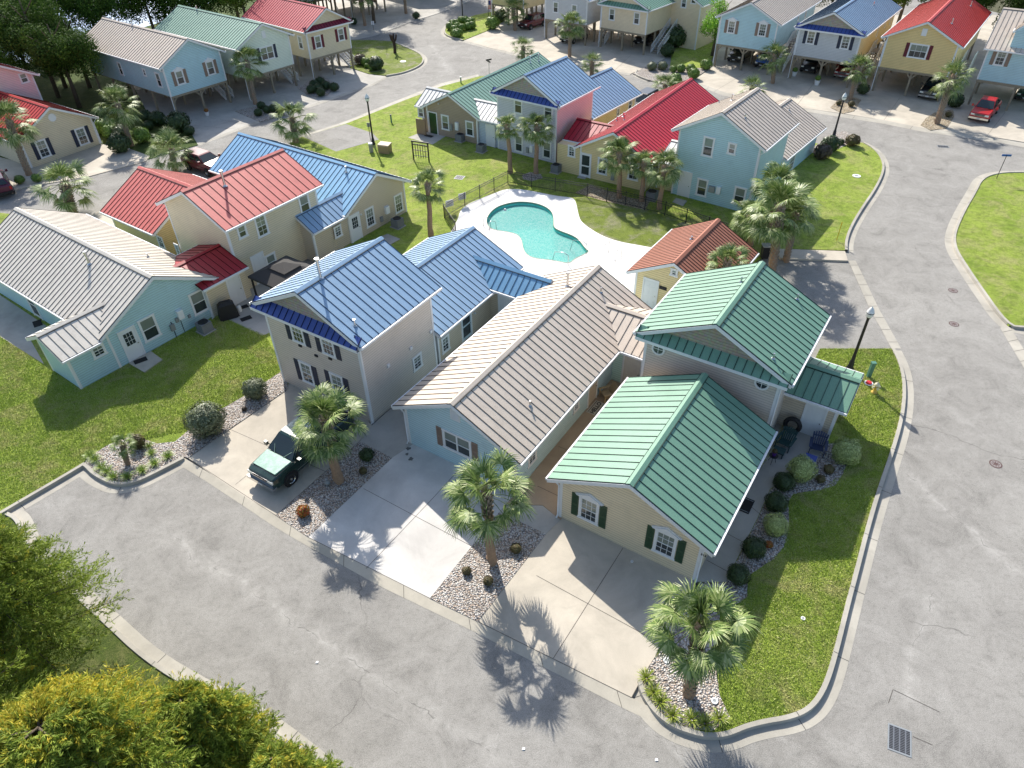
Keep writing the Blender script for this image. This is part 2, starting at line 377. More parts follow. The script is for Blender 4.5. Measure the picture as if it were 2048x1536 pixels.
sheet('parking_pad', ASPH, px([(605, 273), (692, 248), (745, 266), (758, 279), (672, 303)], .136), .136, 0, kind='structure')
sheet('patio', CONCG, px([(432, 628), (525, 671), (600, 640), (570, 540), (500, 530)], .136), .136, 0, kind='structure')
sheet('path', CONCG, px([(-80, 590), (0, 590), (93, 652), (60, 678), (88, 728), (0, 673), (-80, 630)], .136), .136, 0, kind='structure')
# gravel beds
def bed(mat, poly, z, label): return sheet('gravel_bed', mat, px(poly, z), z, 0, kind='stuff', label=label, cat='gravel')
bed(GRAV, [(168, 927), (176, 912), (195, 903), (210, 893), (238, 880), (262, 873), (287, 878), (315, 887), (350, 883), (377, 860), (430, 825), (490, 791), (562, 743), (576, 768), (574, 779), (376, 915), (364, 913), (300, 946), (268, 960), (240, 963), (217, 957), (192, 943)], .138, 'pebble bed with low plants between the left lawn and the pickup driveway')
bed(GRAV, [(552, 1031), (616, 1074), (784, 915.5), (719.5, 882.5)], .115, 'pebble bed round the palm beside the green pickup')
bed(GRAV, [(860, 1197), (956, 1243), (1092, 1068), (1039, 1043), (998, 1025)], .116, 'pebble bed between the pale driveway and the tan driveway')
bed(GRAV, [(1321, 1302), (1301, 1327), (1283, 1360), (1290, 1387), (1316, 1422), (1350, 1446), (1385, 1458), (1425, 1462), (1460, 1434), (1439, 1389), (1432, 1330), (1440, 1230), (1494, 1194), (1496, 1152), (1536, 1125), (1548, 1118), (1568, 1093), (1577, 1063), (1578, 1030), (1576, 1005), (1586, 988), (1611, 983), (1641, 980), (1671, 970), (1686, 948), (1697, 920), (1680, 885), (1648, 889), (1631, 929), (1599, 941), (1541, 979), (1515, 1038), (1491, 1086), (1475, 1119), (1452, 1165), (1400, 1164), (1350, 1250)], .142, 'pebble bed curving round the green roofed corner house')
bed(GRAV, [(1266, 147), (1299, 130), (1344, 132), (1399, 136), (1421, 135), (1389, 157), (1340, 170), (1299, 160)], .135, 'pebble island with clipped shrubs at a driveway end')
bed(GRAVT, [(1661, 215), (1675, 200), (1690, 192), (1711, 195), (1722, 200), (1708, 222), (1686, 227)], .09, 'tan gravel patch round a leaning palm by the lamp post')
bed(GRAVT, [(1841, 250), (1852, 236), (1868, 225), (1906, 218), (1909, 232), (1893, 257), (1861, 260)], .09, 'tan gravel patch round a palm beside the red pickup')
bed(GRAV, [(1620, 300), (1660, 268), (1690, 262), (1722, 278), (1700, 286), (1672, 300), (1640, 318)], .138, 'pebble bed under shrubs at the road corner')
bed(GRAVT, [(1150, 385), (1180, 370), (1260, 395), (1300, 402), (1290, 420), (1200, 400)], .138, 'pebbles along the pool fence under three palms')
bed(GRAV, [(1044, 350), (1060, 344), (1082, 348), (1085, 356), (1065, 362), (1046, 358)], .138, 'ring of stones round a palm by the pool fence')
bed(GRAV, [(470, 222), (520, 210), (570, 228), (520, 243)], .1, 'pebble bed under dark shrubs by the stilt driveway')
bed(GRAV, [(595, 175), (640, 150), (675, 168), (655, 190), (620, 193)], .1, 'pebble bed with dark clipped shrubs between two stilt houses')

# kerbs: raised top, gutter pan
def kerb(name, line, z=.13, side=1, wt_=.17, gut=.42, drop=True):
    pts = [Vector((p.x, p.y)) for p in px(line, z)]
    pts = smooth_poly(pts, 2, closed=False); pts = [Vector(p) for p in pts]
    nrm = []
    for i in range(len(pts)):
        d = (pts[min(i+1, len(pts)-1)]-pts[max(i-1, 0)]).normalized(); nrm.append(Vector((-d.y, d.x))*side)
    mb = MB(); L = 0; last = 0
    prof = [(-.02, z-.03), (.0, z+.06), (wt_, z+.055), (wt_+.03, .012), (wt_+.03+gut, .006), (wt_+.03+gut, -.02)]
    for i in range(len(pts)-1):
        for j in range(len(prof)-1):
            a, b = prof[j], prof[j+1]
            q = []
            for k, pr in ((i, a), (i+1, a), (i+1, b), (i, b)):
                p = pts[k]+nrm[k]*pr[0]; q.append((p.x, p.y, pr[1]))
            if side > 0: q = q[::-1]
            mb.face(q)
    # expansion joints as thin dark strips
    acc = 0
    for i in range(len(pts)-1):
        seg = (pts[i+1]-pts[i]).length; acc += seg
        if acc > 3.0:
            acc = 0; d = (pts[i+1]-pts[i]).normalized()*.012
            for j in (1, 3):
                a, b = prof[j], prof[j+1]
                A = pts[i]+nrm[i]*a[0]; B_ = pts[i]+nrm[i]*b[0]
                q = [(A.x-d.x, A.y-d.y, a[1]+.004), (A.x+d.x, A.y+d.y, a[1]+.004), (B_.x+d.x, B_.y+d.y, b[1]+.004), (B_.x-d.x, B_.y-d.y, b[1]+.004)]
                mb.face(q if side < 0 else q, 1)
    return mb.build(name, [CURBM, plain('joint_dark', (.04, .04, .04))], kind='structure')
kerb('kerb', [(-300, 1200), (37, 1003), (130, 949), (168, 926)], side=-1)
kerb('kerb', [(168, 926), (176, 930), (190, 945), (217, 960), (240, 966), (268, 962), (300, 948), (366, 914)], side=-1)
kerb('kerb', L4[1:], side=1)
kerb('kerb', [(1725, 285), (1748, 298), (1763, 318), (1766, 340), (1750, 375), (1722, 415), (1700, 452), (1690, 480), (1690, 500)], side=1)
kerb('kerb', L5[:-1], side=-1, gut=.5)
kerb('kerb', [(782, 82), (812, 95), (839, 107), (847, 118), (840, 131), (807, 145), (772, 151)], z=.12, side=1)
kerb('kerb', [(917, 42), (897, 50), (889, 60), (893, 71), (927, 80)], z=.12, side=-1)
kerb('kerb', [(10, 1030), (30, 1040), (42, 1070), (55, 1105), (100, 1150), (200, 1240), (290, 1325), (400, 1390), (520, 1450), (655, 1560)], z=.12, side=1)
kerb('kerb', [(1276, 140), (1270, 149), (1299, 160)], z=.13, side=-1, gut=.2)

# rolled concrete apron along the three driveways, and other flush gutters
def strip(name, inner, outer, zi, zo, mat=CURBM, joints=True, **k):
    mb = MB(); a = px(inner, zi); b = px(outer, zo)
    def lerp(P, t):
        ds = [0]
        for i in range(len(P)-1): ds.append(ds[-1]+(P[i+1]-P[i]).length)
        t *= ds[-1]
        for i in range(len(P)-1):
            if t <= ds[i+1]+1e-6: return P[i].lerp(P[i+1], (t-ds[i])/max(1e-6, ds[i+1]-ds[i]))
        return P[-1]
    N = 48
    for i in range(N):
        mb.face([lerp(a, i/N), lerp(b, i/N), lerp(b, (i+1)/N), lerp(a, (i+1)/N)])
        if joints and i % 6 == 3:
            A, B_ = lerp(a, i/N), lerp(b, i/N); d = (lerp(a, (i+.5)/N)-A).normalized()*.012; up = Vector((0, 0, .006))
            mb.face([A-d+up, B_-d+up, B_+d+up, A+d+up], 1)
    return mb.build(name, [mat, plain('joint_dark', (.04, .04, .04))], kind='structure', **k)
strip('kerb', [(364, 913), (425, 950), (496, 997), (552, 1031), (616, 1074), (700, 1117), (860, 1197), (956, 1243), (1100, 1314), (1263, 1395), (1316, 1422)],
      [(357, 929), (411, 962), (496, 1018), (540, 1048), (590, 1078), (759, 1172), (945, 1262), (1146, 1364), (1259, 1423), (1330, 1455)], .101, .006, mk_concrete('apron_concrete', (.5, .46, .38)))
strip('kerb', [(1783, 697), (1760, 653), (1742, 622), (1715, 562), (1697, 521)], [(1802, 697), (1776, 650), (1758, 618), (1728, 555), (1711, 521)], .02, .006)
strip('kerb', [(600, 277), (695, 248), (810, 202), (885, 174), (960, 154)], [(594, 274), (690, 243), (806, 196), (880, 167), (955, 149)], .13, .006)
strip('kerb', [(1384, 161), (1450, 185), (1601, 215), (1768, 240), (1841, 255), (1998, 277), (2300, 330)], [(1380, 166), (1446, 191), (1598, 221), (1764, 247), (1837, 262), (1994, 285), (2296, 338)], .056, .006)
strip('kerb', [(2018, 651), (2060, 718), (2120, 820)], [(2000, 655), (2040, 722), (2100, 824)], .05, .006)
strip('kerb', [(395, 288), (512, 243), (627, 208), (744, 168), (772, 153)], [(398, 292), (514, 247), (629, 212), (746, 171), (774, 156)], .056, .006)
strip('kerb', [(927, 80), (1024, 105), (1100, 121), (1262, 147)], [(923, 84), (1020, 109), (1097, 125), (1259, 151)], .056, .006)
# driveway control joints (sawn lines)
def joints(lines, z, wd=.022):
    mb = MB()
    for a, b in lines:
        A, B_ = G(*a, z), G(*b, z); d = (B_-A).normalized(); n = Vector((-d.y, d.x, 0))*wd/2
        mb.face([A-n, B_-n, B_+n, A+n])
    return mb.build('expansion_joints', plain('joint_line', (.07, .06, .05)), kind='structure')
joints([((375, 915), (552, 1031)), ((450, 854), (660, 947)), ((471, 969), (552, 903)), ((552, 903), (655, 812)), ((616, 1074), (860, 1196.5)), ((727, 977), (943, 1092)), ((732, 1137), (866, 996)), ((866, 996), (968, 884)),
        ((956, 1243), (1263, 1395)), ((1073, 1151), (1300, 1275)), ((1107, 1316), (1246, 1096)), ((1263, 1395), (1283, 1358))], .106)
joints([((1075, 972), (1117, 992)), ((1117, 893), (1135, 900))], .118)
joints([((1413, 1120), (1468, 1150)), ((1447, 1063), (1497, 1090)), ((1492, 1005), (1520, 1028))], .143)
joints([((1428, 183), (1560, 105)), ((1592, 213), (1640, 150)), ((1768, 240), (1800, 195)), ((1973, 273), (2010, 225)), ((330, 245), (470, 258)), ((420, 235), (500, 250)), ((560, 190), (640, 205)), ((1230, 140), (1262, 110))], .063)
# road patch saw cuts near the storm drain
joints([((1786, 1379), (1879, 1424)), ((1786, 1379), (1777, 1406)), ((1826, 1473), (1865, 1490))], .005)
# ------------------------------------------------------------------ pool
poolm = plain('pool_plaster', (.13, .70, .62), .6, var=.05)
def build_pool():
    root = empty('swimming_pool', (POOL[0].x, POOL[0].y, .13), label='kidney shaped turquoise swimming pool set in a white deck', cat='swimming pool')
    M = Matrix.Translation((-POOL[0].x, -POOL[0].y, -.13))
    deck_px = [(916, 440), (920, 420), (940, 405), (985, 388), (1010, 378), (1040, 378), (1075, 384), (1112, 392), (1145, 395), (1152, 403), (1157, 430), (1162, 443), (1180, 457), (1205, 472), (1240, 484), (1300, 494), (1345, 505), (1330, 560), (1300, 640), (1180, 640), (1100, 620), (1000, 600), (940, 560), (880, 500)]
    deck = [Vector((p.x, p.y)) for p in smooth_poly([Vector((q.x, q.y)) for q in px(deck_px, .15)], 2)]
    bm = fill(deck, [POOL], .155, .1); me = bpy.data.meshes.new('deck'); bm.to_mesh(me); bm.free(); me.materials.append(DECK)
    link('pool_deck', me, root, M)
    P = ccw([tuple(p) for p in POOL]); mb = MB(); n = len(P)
    cx, cy = sum(p[0] for p in P)/n, sum(p[1] for p in P)/n
    def inset(d):
        out = []
        for i in range(n):
            a, b = Vector(P[i-1]), Vector(P[(i+1) % n]); t = (b-a).normalized(); out.append((P[i][0]-t.y*d, P[i][1]+t.x*d))
        return out
    I = inset(.0); F = -1.35
    for i in range(n):
        j = (i+1) % n
        mb.face([(P[j][0], P[j][1], .155), (P[i][0], P[i][1], .155), (I[i][0], I[i][1], F), (I[j][0], I[j][1], F)])
    mb.build('basin_wall', poolm, root, M)
    bm = fill(I, [], F); me = bpy.data.meshes.new('basin_floor'); bm.to_mesh(me); bm.free(); me.materials.append(poolm)
    link('basin_floor', me, root, M)
    mb = MB(); J = inset(.16); K = inset(-.04)
    for i in range(n):
        j = (i+1) % n
        mb.face([(K[i][0], K[i][1], .175), (K[j][0], K[j][1], .175), (P[j][0], P[j][1], .175), (P[i][0], P[i][1], .175)], 0)
        mb.face([(P[i][0], P[i][1], .175), (P[j][0], P[j][1], .175), (P[j][0], P[j][1], .02), (P[i][0], P[i][1], .02)], 0)
        mb.face([(K[j][0], K[j][1], .175), (K[i][0], K[i][1], .175), (K[i][0], K[i][1], .15), (K[j][0], K[j][1], .15)], 0)
    mb.build('coping', plain('pool_coping', (.42, .38, .28), .7, var=.3, nscale=4), root, M)
    t = NT('pool_water'); tr = t.n('BsdfTransparent'); tr.inputs[0].default_value = (.45, .95, .88, 1)
    gl_ = t.n('BsdfGlossy'); gl_.inputs['Roughness'].default_value = .06
    fr = t.n('Fresnel'); fr.inputs[0].default_value = 1.33; mx = t.n('MixShader')
    bp = t.n('Bump'); bp.inputs['Distance'].default_value = .05; bp.inputs['Strength'].default_value = .9
    t.l(t.math('ADD', t.noise(3.2, 3, .6, dist=.8), t.math('MULTIPLY', t.vor(5, 'SMOOTH_F1', 'Distance'), .6)), bp.inputs['Height'])
    t.l(bp.outputs[0], gl_.inputs['Normal']); t.l(bp.outputs[0], fr.inputs['Normal'])
    t.l(fr.outputs[0], mx.inputs[0]); t.l(tr.outputs[0], mx.inputs[1]); t.l(gl_.outputs[0], mx.inputs[2])
    # bright light ripples painted into the colour of a diffuse layer on the water
    df = t.n('BsdfDiffuse'); v = t.vor(3.2, 'DISTANCE_TO_EDGE', 'Distance'); nz = t.noise(9, 4, .75, dist=1.5)
    t.l(t.mix(t.ramp(nz, [(.42, 0.), (.6, 1.)]), (.16, .72, .64), (.60, .96, .91)), df.inputs[0])
    m2 = t.n('MixShader'); m2.inputs[0].default_value = .42; t.l(mx.outputs[0], m2.inputs[1]); t.l(df.outputs[0], m2.inputs[2])
    t.l(m2.outputs[0], t.t.nodes['Material Output'].inputs[0])
    bm = fill(inset(.01), [], -.12); me = bpy.data.meshes.new('water'); bm.to_mesh(me); bm.free(); me.materials.append(t.mat)
    link('water', me, root, M)
    return root
build_pool()
STEEL = plain('stainless_steel', (.55, .56, .57), .25, .9, var=.04)
def rails(label, a_px, b_px, hgt_, reach, name='pool_rail', cat='pool rail'):
    A, B_ = G(*a_px, .155), G(*b_px, .155); d = (B_-A).normalized(); n = Vector((-d.y, d.x, 0)); mid = (A+B_)/2
    if n.dot(Vector((sum(p.x for p in POOL)/len(POOL), sum(p.y for p in POOL)/len(POOL), 0))-mid) < 0: n = -n
    r = empty(name, mid, label=label, cat=cat)
    for q in (A, B_):
        o = q-mid; mb = MB()
        mb.tube([o, o+Vector((0, 0, hgt_)), o+n*reach*.3+Vector((0, 0, hgt_+.12)), o+n*reach*.8+Vector((0, 0, hgt_-.1)), o+n*reach+Vector((0, 0, -.5))], .025, 6)
        mb.build('handrail', STEEL, r, smooth=True)
    return r
rails('steel ladder loops at the far left rim of the pool', (967, 452), (979, 459), .55, .75)
rails('long steel stair rails at the front right edge of the pool', (1136, 530), (1172, 506), .75, 1.5)
rails('steel rail frame standing right of the shallow end of the pool', (1217, 505), (1242, 516), .9, .7)

# ------------------------------------------------------------------ house kit
def glassmat(name, c, rough=.08):
    t = NT(name); f = t.noise(1.3, 3)
    t.base(t.mix(f, sc3(c, .7), sc3(c, 1.3)), rough, 0, .8); return t.mat
PANE = glassmat('window_glass', (.035, .045, .05)); BLIND = glassmat('blind_behind_glass', (.20, .23, .2), .12)
SASH = plain('white_sash', (.70, .72, .73), .4, var=.03)
_wm = {}
def win_mesh(w_, h_, grid, trim=.11):
    k = (round(w_, 2), round(h_, 2), grid)
    if k in _wm: return _wm[k]
    a = MB(); x, y = w_/2, h_/2; d = .045
    a.box(-x-.02, x+.02, y-trim, y, 0, d); a.box(-x-.04, x+.04, -y, -y+trim, 0, d+.012)
    a.box(-x, -x+trim, -y+trim, y-trim, 0, d); a.box(x-trim, x, -y+trim, y-trim, 0, d)
    b = MB(); xi, yi = x-trim, y-trim; s = .035
    b.box(-xi, xi, -.022, .022, .0, .034); b.box(-xi, -xi+s, -yi, yi, 0, .03); b.box(xi-s, xi, -yi, yi, 0, .03)
    b.box(-xi+s, xi-s, yi-s, yi, 0, .03); b.box(-xi+s, xi-s, -yi, -yi+s, 0, .03)
    nx, rows = grid
    for i in range(1, nx):
        X = -xi+2*xi*i/nx; wd = .05 if nx == 2 and rows == 9 else .011
        b.box(X-wd, X+wd, -yi+s, -.022, .008, .026); b.box(X-wd, X+wd, .022, yi-s, .008, .026)
    if rows == 2:
        for Y in (yi/2, -yi/2): b.box(-xi+s, xi-s, Y-.011, Y+.011, .008, .0255)
    p = MB(); p.box(-xi+s, xi-s, -yi+s, -.022, -.01, .012)
    q = MB(); q.box(-xi+s, xi-s, .022, yi-s, -.01, .012)
    _wm[k] = (a.mesh('window_trim', WHITE), b.mesh('sash', SASH), p.mesh('pane', PANE), q.mesh('pane_upper', BLIND)); return _wm[k]
class Block:
    def __init__(s, root, P, os=.5, of=.35, z0=0.):
        s.root = root; s.x, s.y, s.a, s.W, s.L, s.ze, s.zr = P[0], P[1], R(P[2]), P[3], P[4], P[5], P[6]
        s.os, s.of, s.z0 = os, of, z0
        s.Mw = Matrix.Translation((s.x, s.y, 0)) @ Matrix.Rotation(-s.a, 4, 'Z')
        s.M = root.matrix_basis.inverted() @ s.Mw
        s.slope = (s.zr-s.ze)/(s.W/2+os); s.wt = s.ze+s.slope*os-.09
    def face_M(s, f, y=0.):   # frame: X right as seen from outside, Y up, Z outward, origin at wall base left
        X = {'F': (1, 0, 0), 'R': (0, 1, 0), 'L': (0, -1, 0), 'B': (-1, 0, 0)}[f]
        Z = {'F': (0, -1, 0), 'R': (1, 0, 0), 'L': (-1, 0, 0), 'B': (0, 1, 0)}[f]
        O = {'F': (0, y, 0), 'R': (s.W+y, 0, 0), 'L': (-y, s.L, 0), 'B': (s.W, s.L+y, 0)}[f]
        m_ = Matrix((X, (0, 0, 1), Z)).transposed().to_4x4(); m_.translation = O; return m_
    def at(s, f, px_, y=0.):     # wall coordinates under a photo pixel
        FM = s.Mw @ s.face_M(f, y); I = FM.inverted(); o = I @ Vector((0, 0, CH)); d = I.to_3x3() @ ray(*px_)
        t = -o.z/d.z; p = o+d*t; return p.x, p.y
    def put(s, f, c, y=0.):
        return s.M @ s.face_M(f, y) @ Matrix.Translation((c[0], c[1], 0))
    def window(s, f, p, w_=.95, h_=1.55, grid=(2, 2), shut=None, ped=False, y=0., at=None, z=None):
        c = at or s.at(f, p, y)
        if z is not None: c = (c[0], z)
        M = s.put(f, c, y); a, b, g_, u = win_mesh(w_, h_, grid)
        o = link('window', a, s.root, M); link('sash', b, o); link('pane', g_, o); link('pane', u, o)
        if shut:
            sw = .34
            for sx in (-1, 1):
                mb = MB(); X = sx*(w_/2+sw/2+.03); mb.box(X-sw/2, X+sw/2, -h_/2+.02, h_/2-.02, 0, .035)
                hh = (h_-.2)/2
                for Y in (-hh/2-.02, hh/2+.02):
                    for i in range(7):
                        yy = Y-hh/2+.06+i*(hh-.12)/6.5; mb.box(X-sw/2+.05, X+sw/2-.05, yy, yy+.03, .035, .047)
                mb.build('shutter', shut, s.root, M)
        if ped:
            mb = MB(); x = w_/2+.14; t_ = h_/2+.01
            mb.prism([(-x, t_), (x, t_), (0, t_+.3)], 0, .1); mb.prism([(-x-.05, t_), (x+.05, t_), (x+.05, t_+.04), (0, t_+.36), (-x-.05, t_+.04)], -.0, .06)
            mb.build('window_pediment', WHITE, o)
        return o
    def door(s, f, p, col_=None, w_=.93, h_=2.08, lite=False, y=0., storm=False, z=.13, at=None):
        c = at or s.at(f, p, y); M = s.put(f, (c[0], z+s.z0), y)
        mb = MB(); x = w_/2; t = .09
        mb.box(-x-t, -x, 0, h_+t, 0, .05); mb.box(x, x+t, 0, h_+t, 0, .05); mb.box(-x, x, h_, h_+t, 0, .05)
        fr = mb.build('door_frame', WHITE, s.root, M)
        d = MB(); dm = col_ or SASH
        d.box(-x, x, .02, h_, -.01, .02)
        if lite:
            d.box(-x*.68, x*.68, h_*.47, h_*.93, .02, .03)
        elif not storm:
            for X in (-.2, .2):
                for (a, b) in ((.15, .85), (1.0, 1.6), (1.68, 1.95)): d.box(X-.13, X+.13, a, b, .02, .028)
        o = d.build('door', dm, s.root, M)
        if lite or storm:
            q = MB(); 
            if lite: q.box(-x*.6, x*.6, h_*.5, h_*.9, .03, .034)
            else: q.box(-x*.78, x*.78, .25, h_*.46, .02, .03); q.box(-x*.78, x*.78, h_*.52, h_*.94, .02, .03)
            q.build('pane', PANE, o)
            if lite:
                b = MB()
                for i in (1, 2):
                    X = -x*.6+x*1.2*i/3; b.box(X-.01, X+.01, h_*.5, h_*.9, .034, .04); Y = h_*(.5+.4*i/3); b.box(-x*.6, x*.6, Y-.01, Y+.01, .034, .0405)
                b.build('glazing_bars', SASH, o)
        h = MB(); h.tube([(x-.09, h_*.47, .02), (x-.09, h_*.47, .08)], .03, 8); h.build('handle', STEEL, o)
        return o
    def box_item(s, name, f, p, w_, h_, d_, mat, y=0., bevel=True, z=None, at=None):
        c = at or s.at(f, p, y)
        if z is not None: c = (c[0], z)
        mb = MB(); mb.box(-w_/2, w_/2, -h_/2, h_/2, 0, d_); mb.box(-w_/2+.02, w_/2-.02, -h_/2+.03, h_/2-.03, d_, d_+.012)
        return mb.build(name, mat, s.root, s.put(f, c, y))
    def lamp(s, f, p, y=0.):
        c = s.at(f, p, y); mb = MB(); mb.lathe([(0, 0), (.05, .0), (.06, .06), (.03, .1)], (0, 0, 0), 8); mb.lathe([(0, -.12), (.05, -.1), (.07, 0), (.03, .06), (0, .07)], (0, .02, .13), 8)
        return mb.build('wall_lamp', WHITE, s.root, s.put(f, c, y))
    def downpipe(s, x, y, side=-1, top=None, z0=.1, out='F'):
        top = top or s.ze-.05; mb = MB(); ex = x+side*(s.os-.08)
        mb.tube([(ex, y, top), (ex, y, top-.12), (x+side*.06, y, top-.42), (x+side*.06, y, z0+.12), (x+side*.06, y-.15, z0+.04)], .042, 6)
        return mb.build('downpipe', WHITE, s.root, s.M, smooth=True)

def build_wall(b, W, L, zt, zp, mat, M, z0=0., name='wall', trim=True, corners='FL FR BL BR'):
    mb = MB()
    c = [(0, 0), (W, 0), (W, L), (0, L)]
    mb.face([(0, 0, z0), (W, 0, z0), (W, 0, zt), (W/2, 0, zp), (0, 0, zt)])
    mb.face([(W, L, z0), (0, L, z0), (0, L, zt), (W/2, L, zp), (W, L, zt)])
    mb.face([(W, 0, z0), (W, L, z0), (W, L, zt), (W, 0, zt)]); mb.face([(0, L, z0), (0, 0, z0), (0, 0, zt), (0, L, zt)])
    if z0 > 0: mb.face([(0, 0, z0), (0, L, z0), (W, L, z0), (W, 0, z0)])
    o = mb.build(name, mat, b.root, M)
    if trim:
        t, e = .12, .022
        for k, (X, Y) in {'FL': (0, 0), 'FR': (W, 0), 'BL': (0, L), 'BR': (W, L)}.items():
            if k not in corners: continue
            q = MB(); sx = -1 if X == 0 else 1; sy = -1 if Y == 0 else 1
            x0, x1 = sorted((X+sx*e, X-sx*t)); y0, y1 = sorted((Y+sy*e, Y-sy*t)); zz = zt-.02
            q.box(x0, x1, min(Y, Y+sy*e), max(Y, Y+sy*e), z0+.01, zz); q.box(min(X, X+sx*e), max(X, X+sx*e), min(Y, y0 if sy > 0 else y1), max(Y, y0 if sy > 0 else y1), z0+.01, zz)
            q.build('corner_board', WHITE, b.root, M)
    return o
def build_roof(b, W, L, ze, zr, mat, M, os=.5, of=.35, ob=None, seam=.46, capc=None, rake='FB', eave=True, name='roof', rib=(.02, .03), valley=None):
    """gable roof, ridge along y; ribs run up the slope; fascia, soffit, ridge cap are parts of it"""
    ob = of if ob is None else ob
    x0, x1, y0, y1 = -os, W+os, -of, L+ob; cx = W/2; th = .05
    mb = MB(); hz = zr-ze; ln = math.hypot(cx+os, hz)
    for sx in (0, 1):
        xe = x0 if sx == 0 else x1
        ye, yr = valley or (y0, y0)
        p = [(xe, ye), (cx, yr), (cx, y1), (xe, y1)] if sx == 0 else [(cx, yr), (xe, ye), (xe, y1), (cx, y1)]
        zz = [ze, zr, zr, ze] if sx == 0 else [zr, ze, ze, zr]
        mb.hexa([(q[0], q[1], z-th) for q, z in zip(p, zz)]+[(q[0], q[1], z) for q, z in zip(p, zz)])
        nx, nz = (-hz/ln, (cx+os)/ln) if sx == 0 else (hz/ln, (cx+os)/ln)
        ys = min(ye, yr); n = max(2, round((y1-ys)/seam)); wd, hh = rib
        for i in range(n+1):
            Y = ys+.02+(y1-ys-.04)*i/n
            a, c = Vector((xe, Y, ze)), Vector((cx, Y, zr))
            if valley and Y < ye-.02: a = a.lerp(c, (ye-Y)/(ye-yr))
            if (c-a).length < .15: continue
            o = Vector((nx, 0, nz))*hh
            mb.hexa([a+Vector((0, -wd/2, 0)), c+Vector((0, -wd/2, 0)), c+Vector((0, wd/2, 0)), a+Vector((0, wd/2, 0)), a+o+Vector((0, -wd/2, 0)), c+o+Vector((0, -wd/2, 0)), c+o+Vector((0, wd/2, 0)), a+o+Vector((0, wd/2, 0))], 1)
    # dark drip edge round the roof
    if valley: y0e, y0 = valley
    else: y0e = y0
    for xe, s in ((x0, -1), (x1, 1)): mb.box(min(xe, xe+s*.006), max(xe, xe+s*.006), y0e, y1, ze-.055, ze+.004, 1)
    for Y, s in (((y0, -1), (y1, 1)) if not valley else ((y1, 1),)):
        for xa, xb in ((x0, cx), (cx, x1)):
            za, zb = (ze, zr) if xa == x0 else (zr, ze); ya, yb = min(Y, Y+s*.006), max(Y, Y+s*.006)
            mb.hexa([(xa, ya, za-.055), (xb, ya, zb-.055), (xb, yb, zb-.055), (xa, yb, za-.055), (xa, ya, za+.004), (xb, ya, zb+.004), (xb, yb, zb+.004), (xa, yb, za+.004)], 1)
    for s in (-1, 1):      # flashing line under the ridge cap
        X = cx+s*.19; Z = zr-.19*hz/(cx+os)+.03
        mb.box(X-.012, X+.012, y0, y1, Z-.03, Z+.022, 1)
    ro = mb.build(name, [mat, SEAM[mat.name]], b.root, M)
    q = MB(); rw = .17; dz = rw*hz/(cx+os)
    t = .055
    q.hexa([(cx-rw, y0-.02, zr-dz+t-.03), (cx, y0-.02, zr+t-.03), (cx, y1+.02, zr+t-.03), (cx-rw, y1+.02, zr-dz+t-.03), (cx-rw, y0-.02, zr-dz+t), (cx, y0-.02, zr+t+.01), (cx, y1+.02, zr+t+.01), (cx-rw, y1+.02, zr-dz+t)])
    q.hexa([(cx, y0-.02, zr+t-.03), (cx+rw, y0-.02, zr-dz+t-.03), (cx+rw, y1+.02, zr-dz+t-.03), (cx, y1+.02, zr+t-.03), (cx, y0-.02, zr+t+.01), (cx+rw, y0-.02, zr-dz+t), (cx+rw, y1+.02, zr-dz+t), (cx, y1+.02, zr+t+.01)])
    q.build('ridge_cap', capc or mat, ro)
    # rake boards, soffits and eave fascia in white
    hb = .2
    for tag_, Y, s in (('F', y0, -1), ('B', y1, 1)):
        if tag_ not in rake: continue
        f = MB()
        for xe in (x0, x1):
            ya, yb = (Y-.028, Y) if s < 0 else (Y, Y+.028)
            yi0, yi1 = (Y, 0.) if s < 0 else (L, Y)
            pts = [(xe, ze-.02), (cx, zr-.02), (cx, zr-.02-hb), (xe, ze-.02-hb)]
            A = [(p_[0], ya, p_[1]) for p_ in pts]; B_ = [(p_[0], yb, p_[1]) for p_ in pts]
            if xe == x1: A, B_ = B_, A
            f.face(A); f.face(B_[::-1])
            for i in range(4): f.face([A[i], B_[i], B_[(i+1) % 4], A[(i+1) % 4]])
            f.face([(xe, yi0, ze-th-.01), (cx, yi0, zr-th-.01), (cx, yi1, zr-th-.01), (xe, yi1, ze-th-.01)])
        f.build('rake_board', WHITE, ro)
    if eave:
        for xe, s in ((x0, -1), (x1, 1)):
            g_ = MB(); yA, yB = y0e, y1
            xa, xb = sorted((xe, xe+s*.1)); g_.box(xa, xb, yA, yB, ze-.14, ze-.02)
            g_.box(min(xe, xe-s*(os-.01)), max(xe, xe-s*(os-.01)), max(yA, 0.), min(yB, L), ze-.16, ze-.145)
            g_.build('gutter', WHITE, ro)
    return ro
def gable(b, wallm, roofm, trim=True, seam=.46, corners='FL FR BL BR', rake='FB', z0=None, ob=None, L=None):
    z0 = b.z0 if z0 is None else z0
    b.wall = build_wall(b, b.W, b.L, b.wt, b.wt+b.slope*b.W/2, wallm, b.M, z0, corners=corners, trim=trim)
    b.roof = build_roof(b, b.W, b.L, b.ze, b.zr, roofm, b.M, b.os, b.of, seam=seam, rake=rake, ob=ob); return b
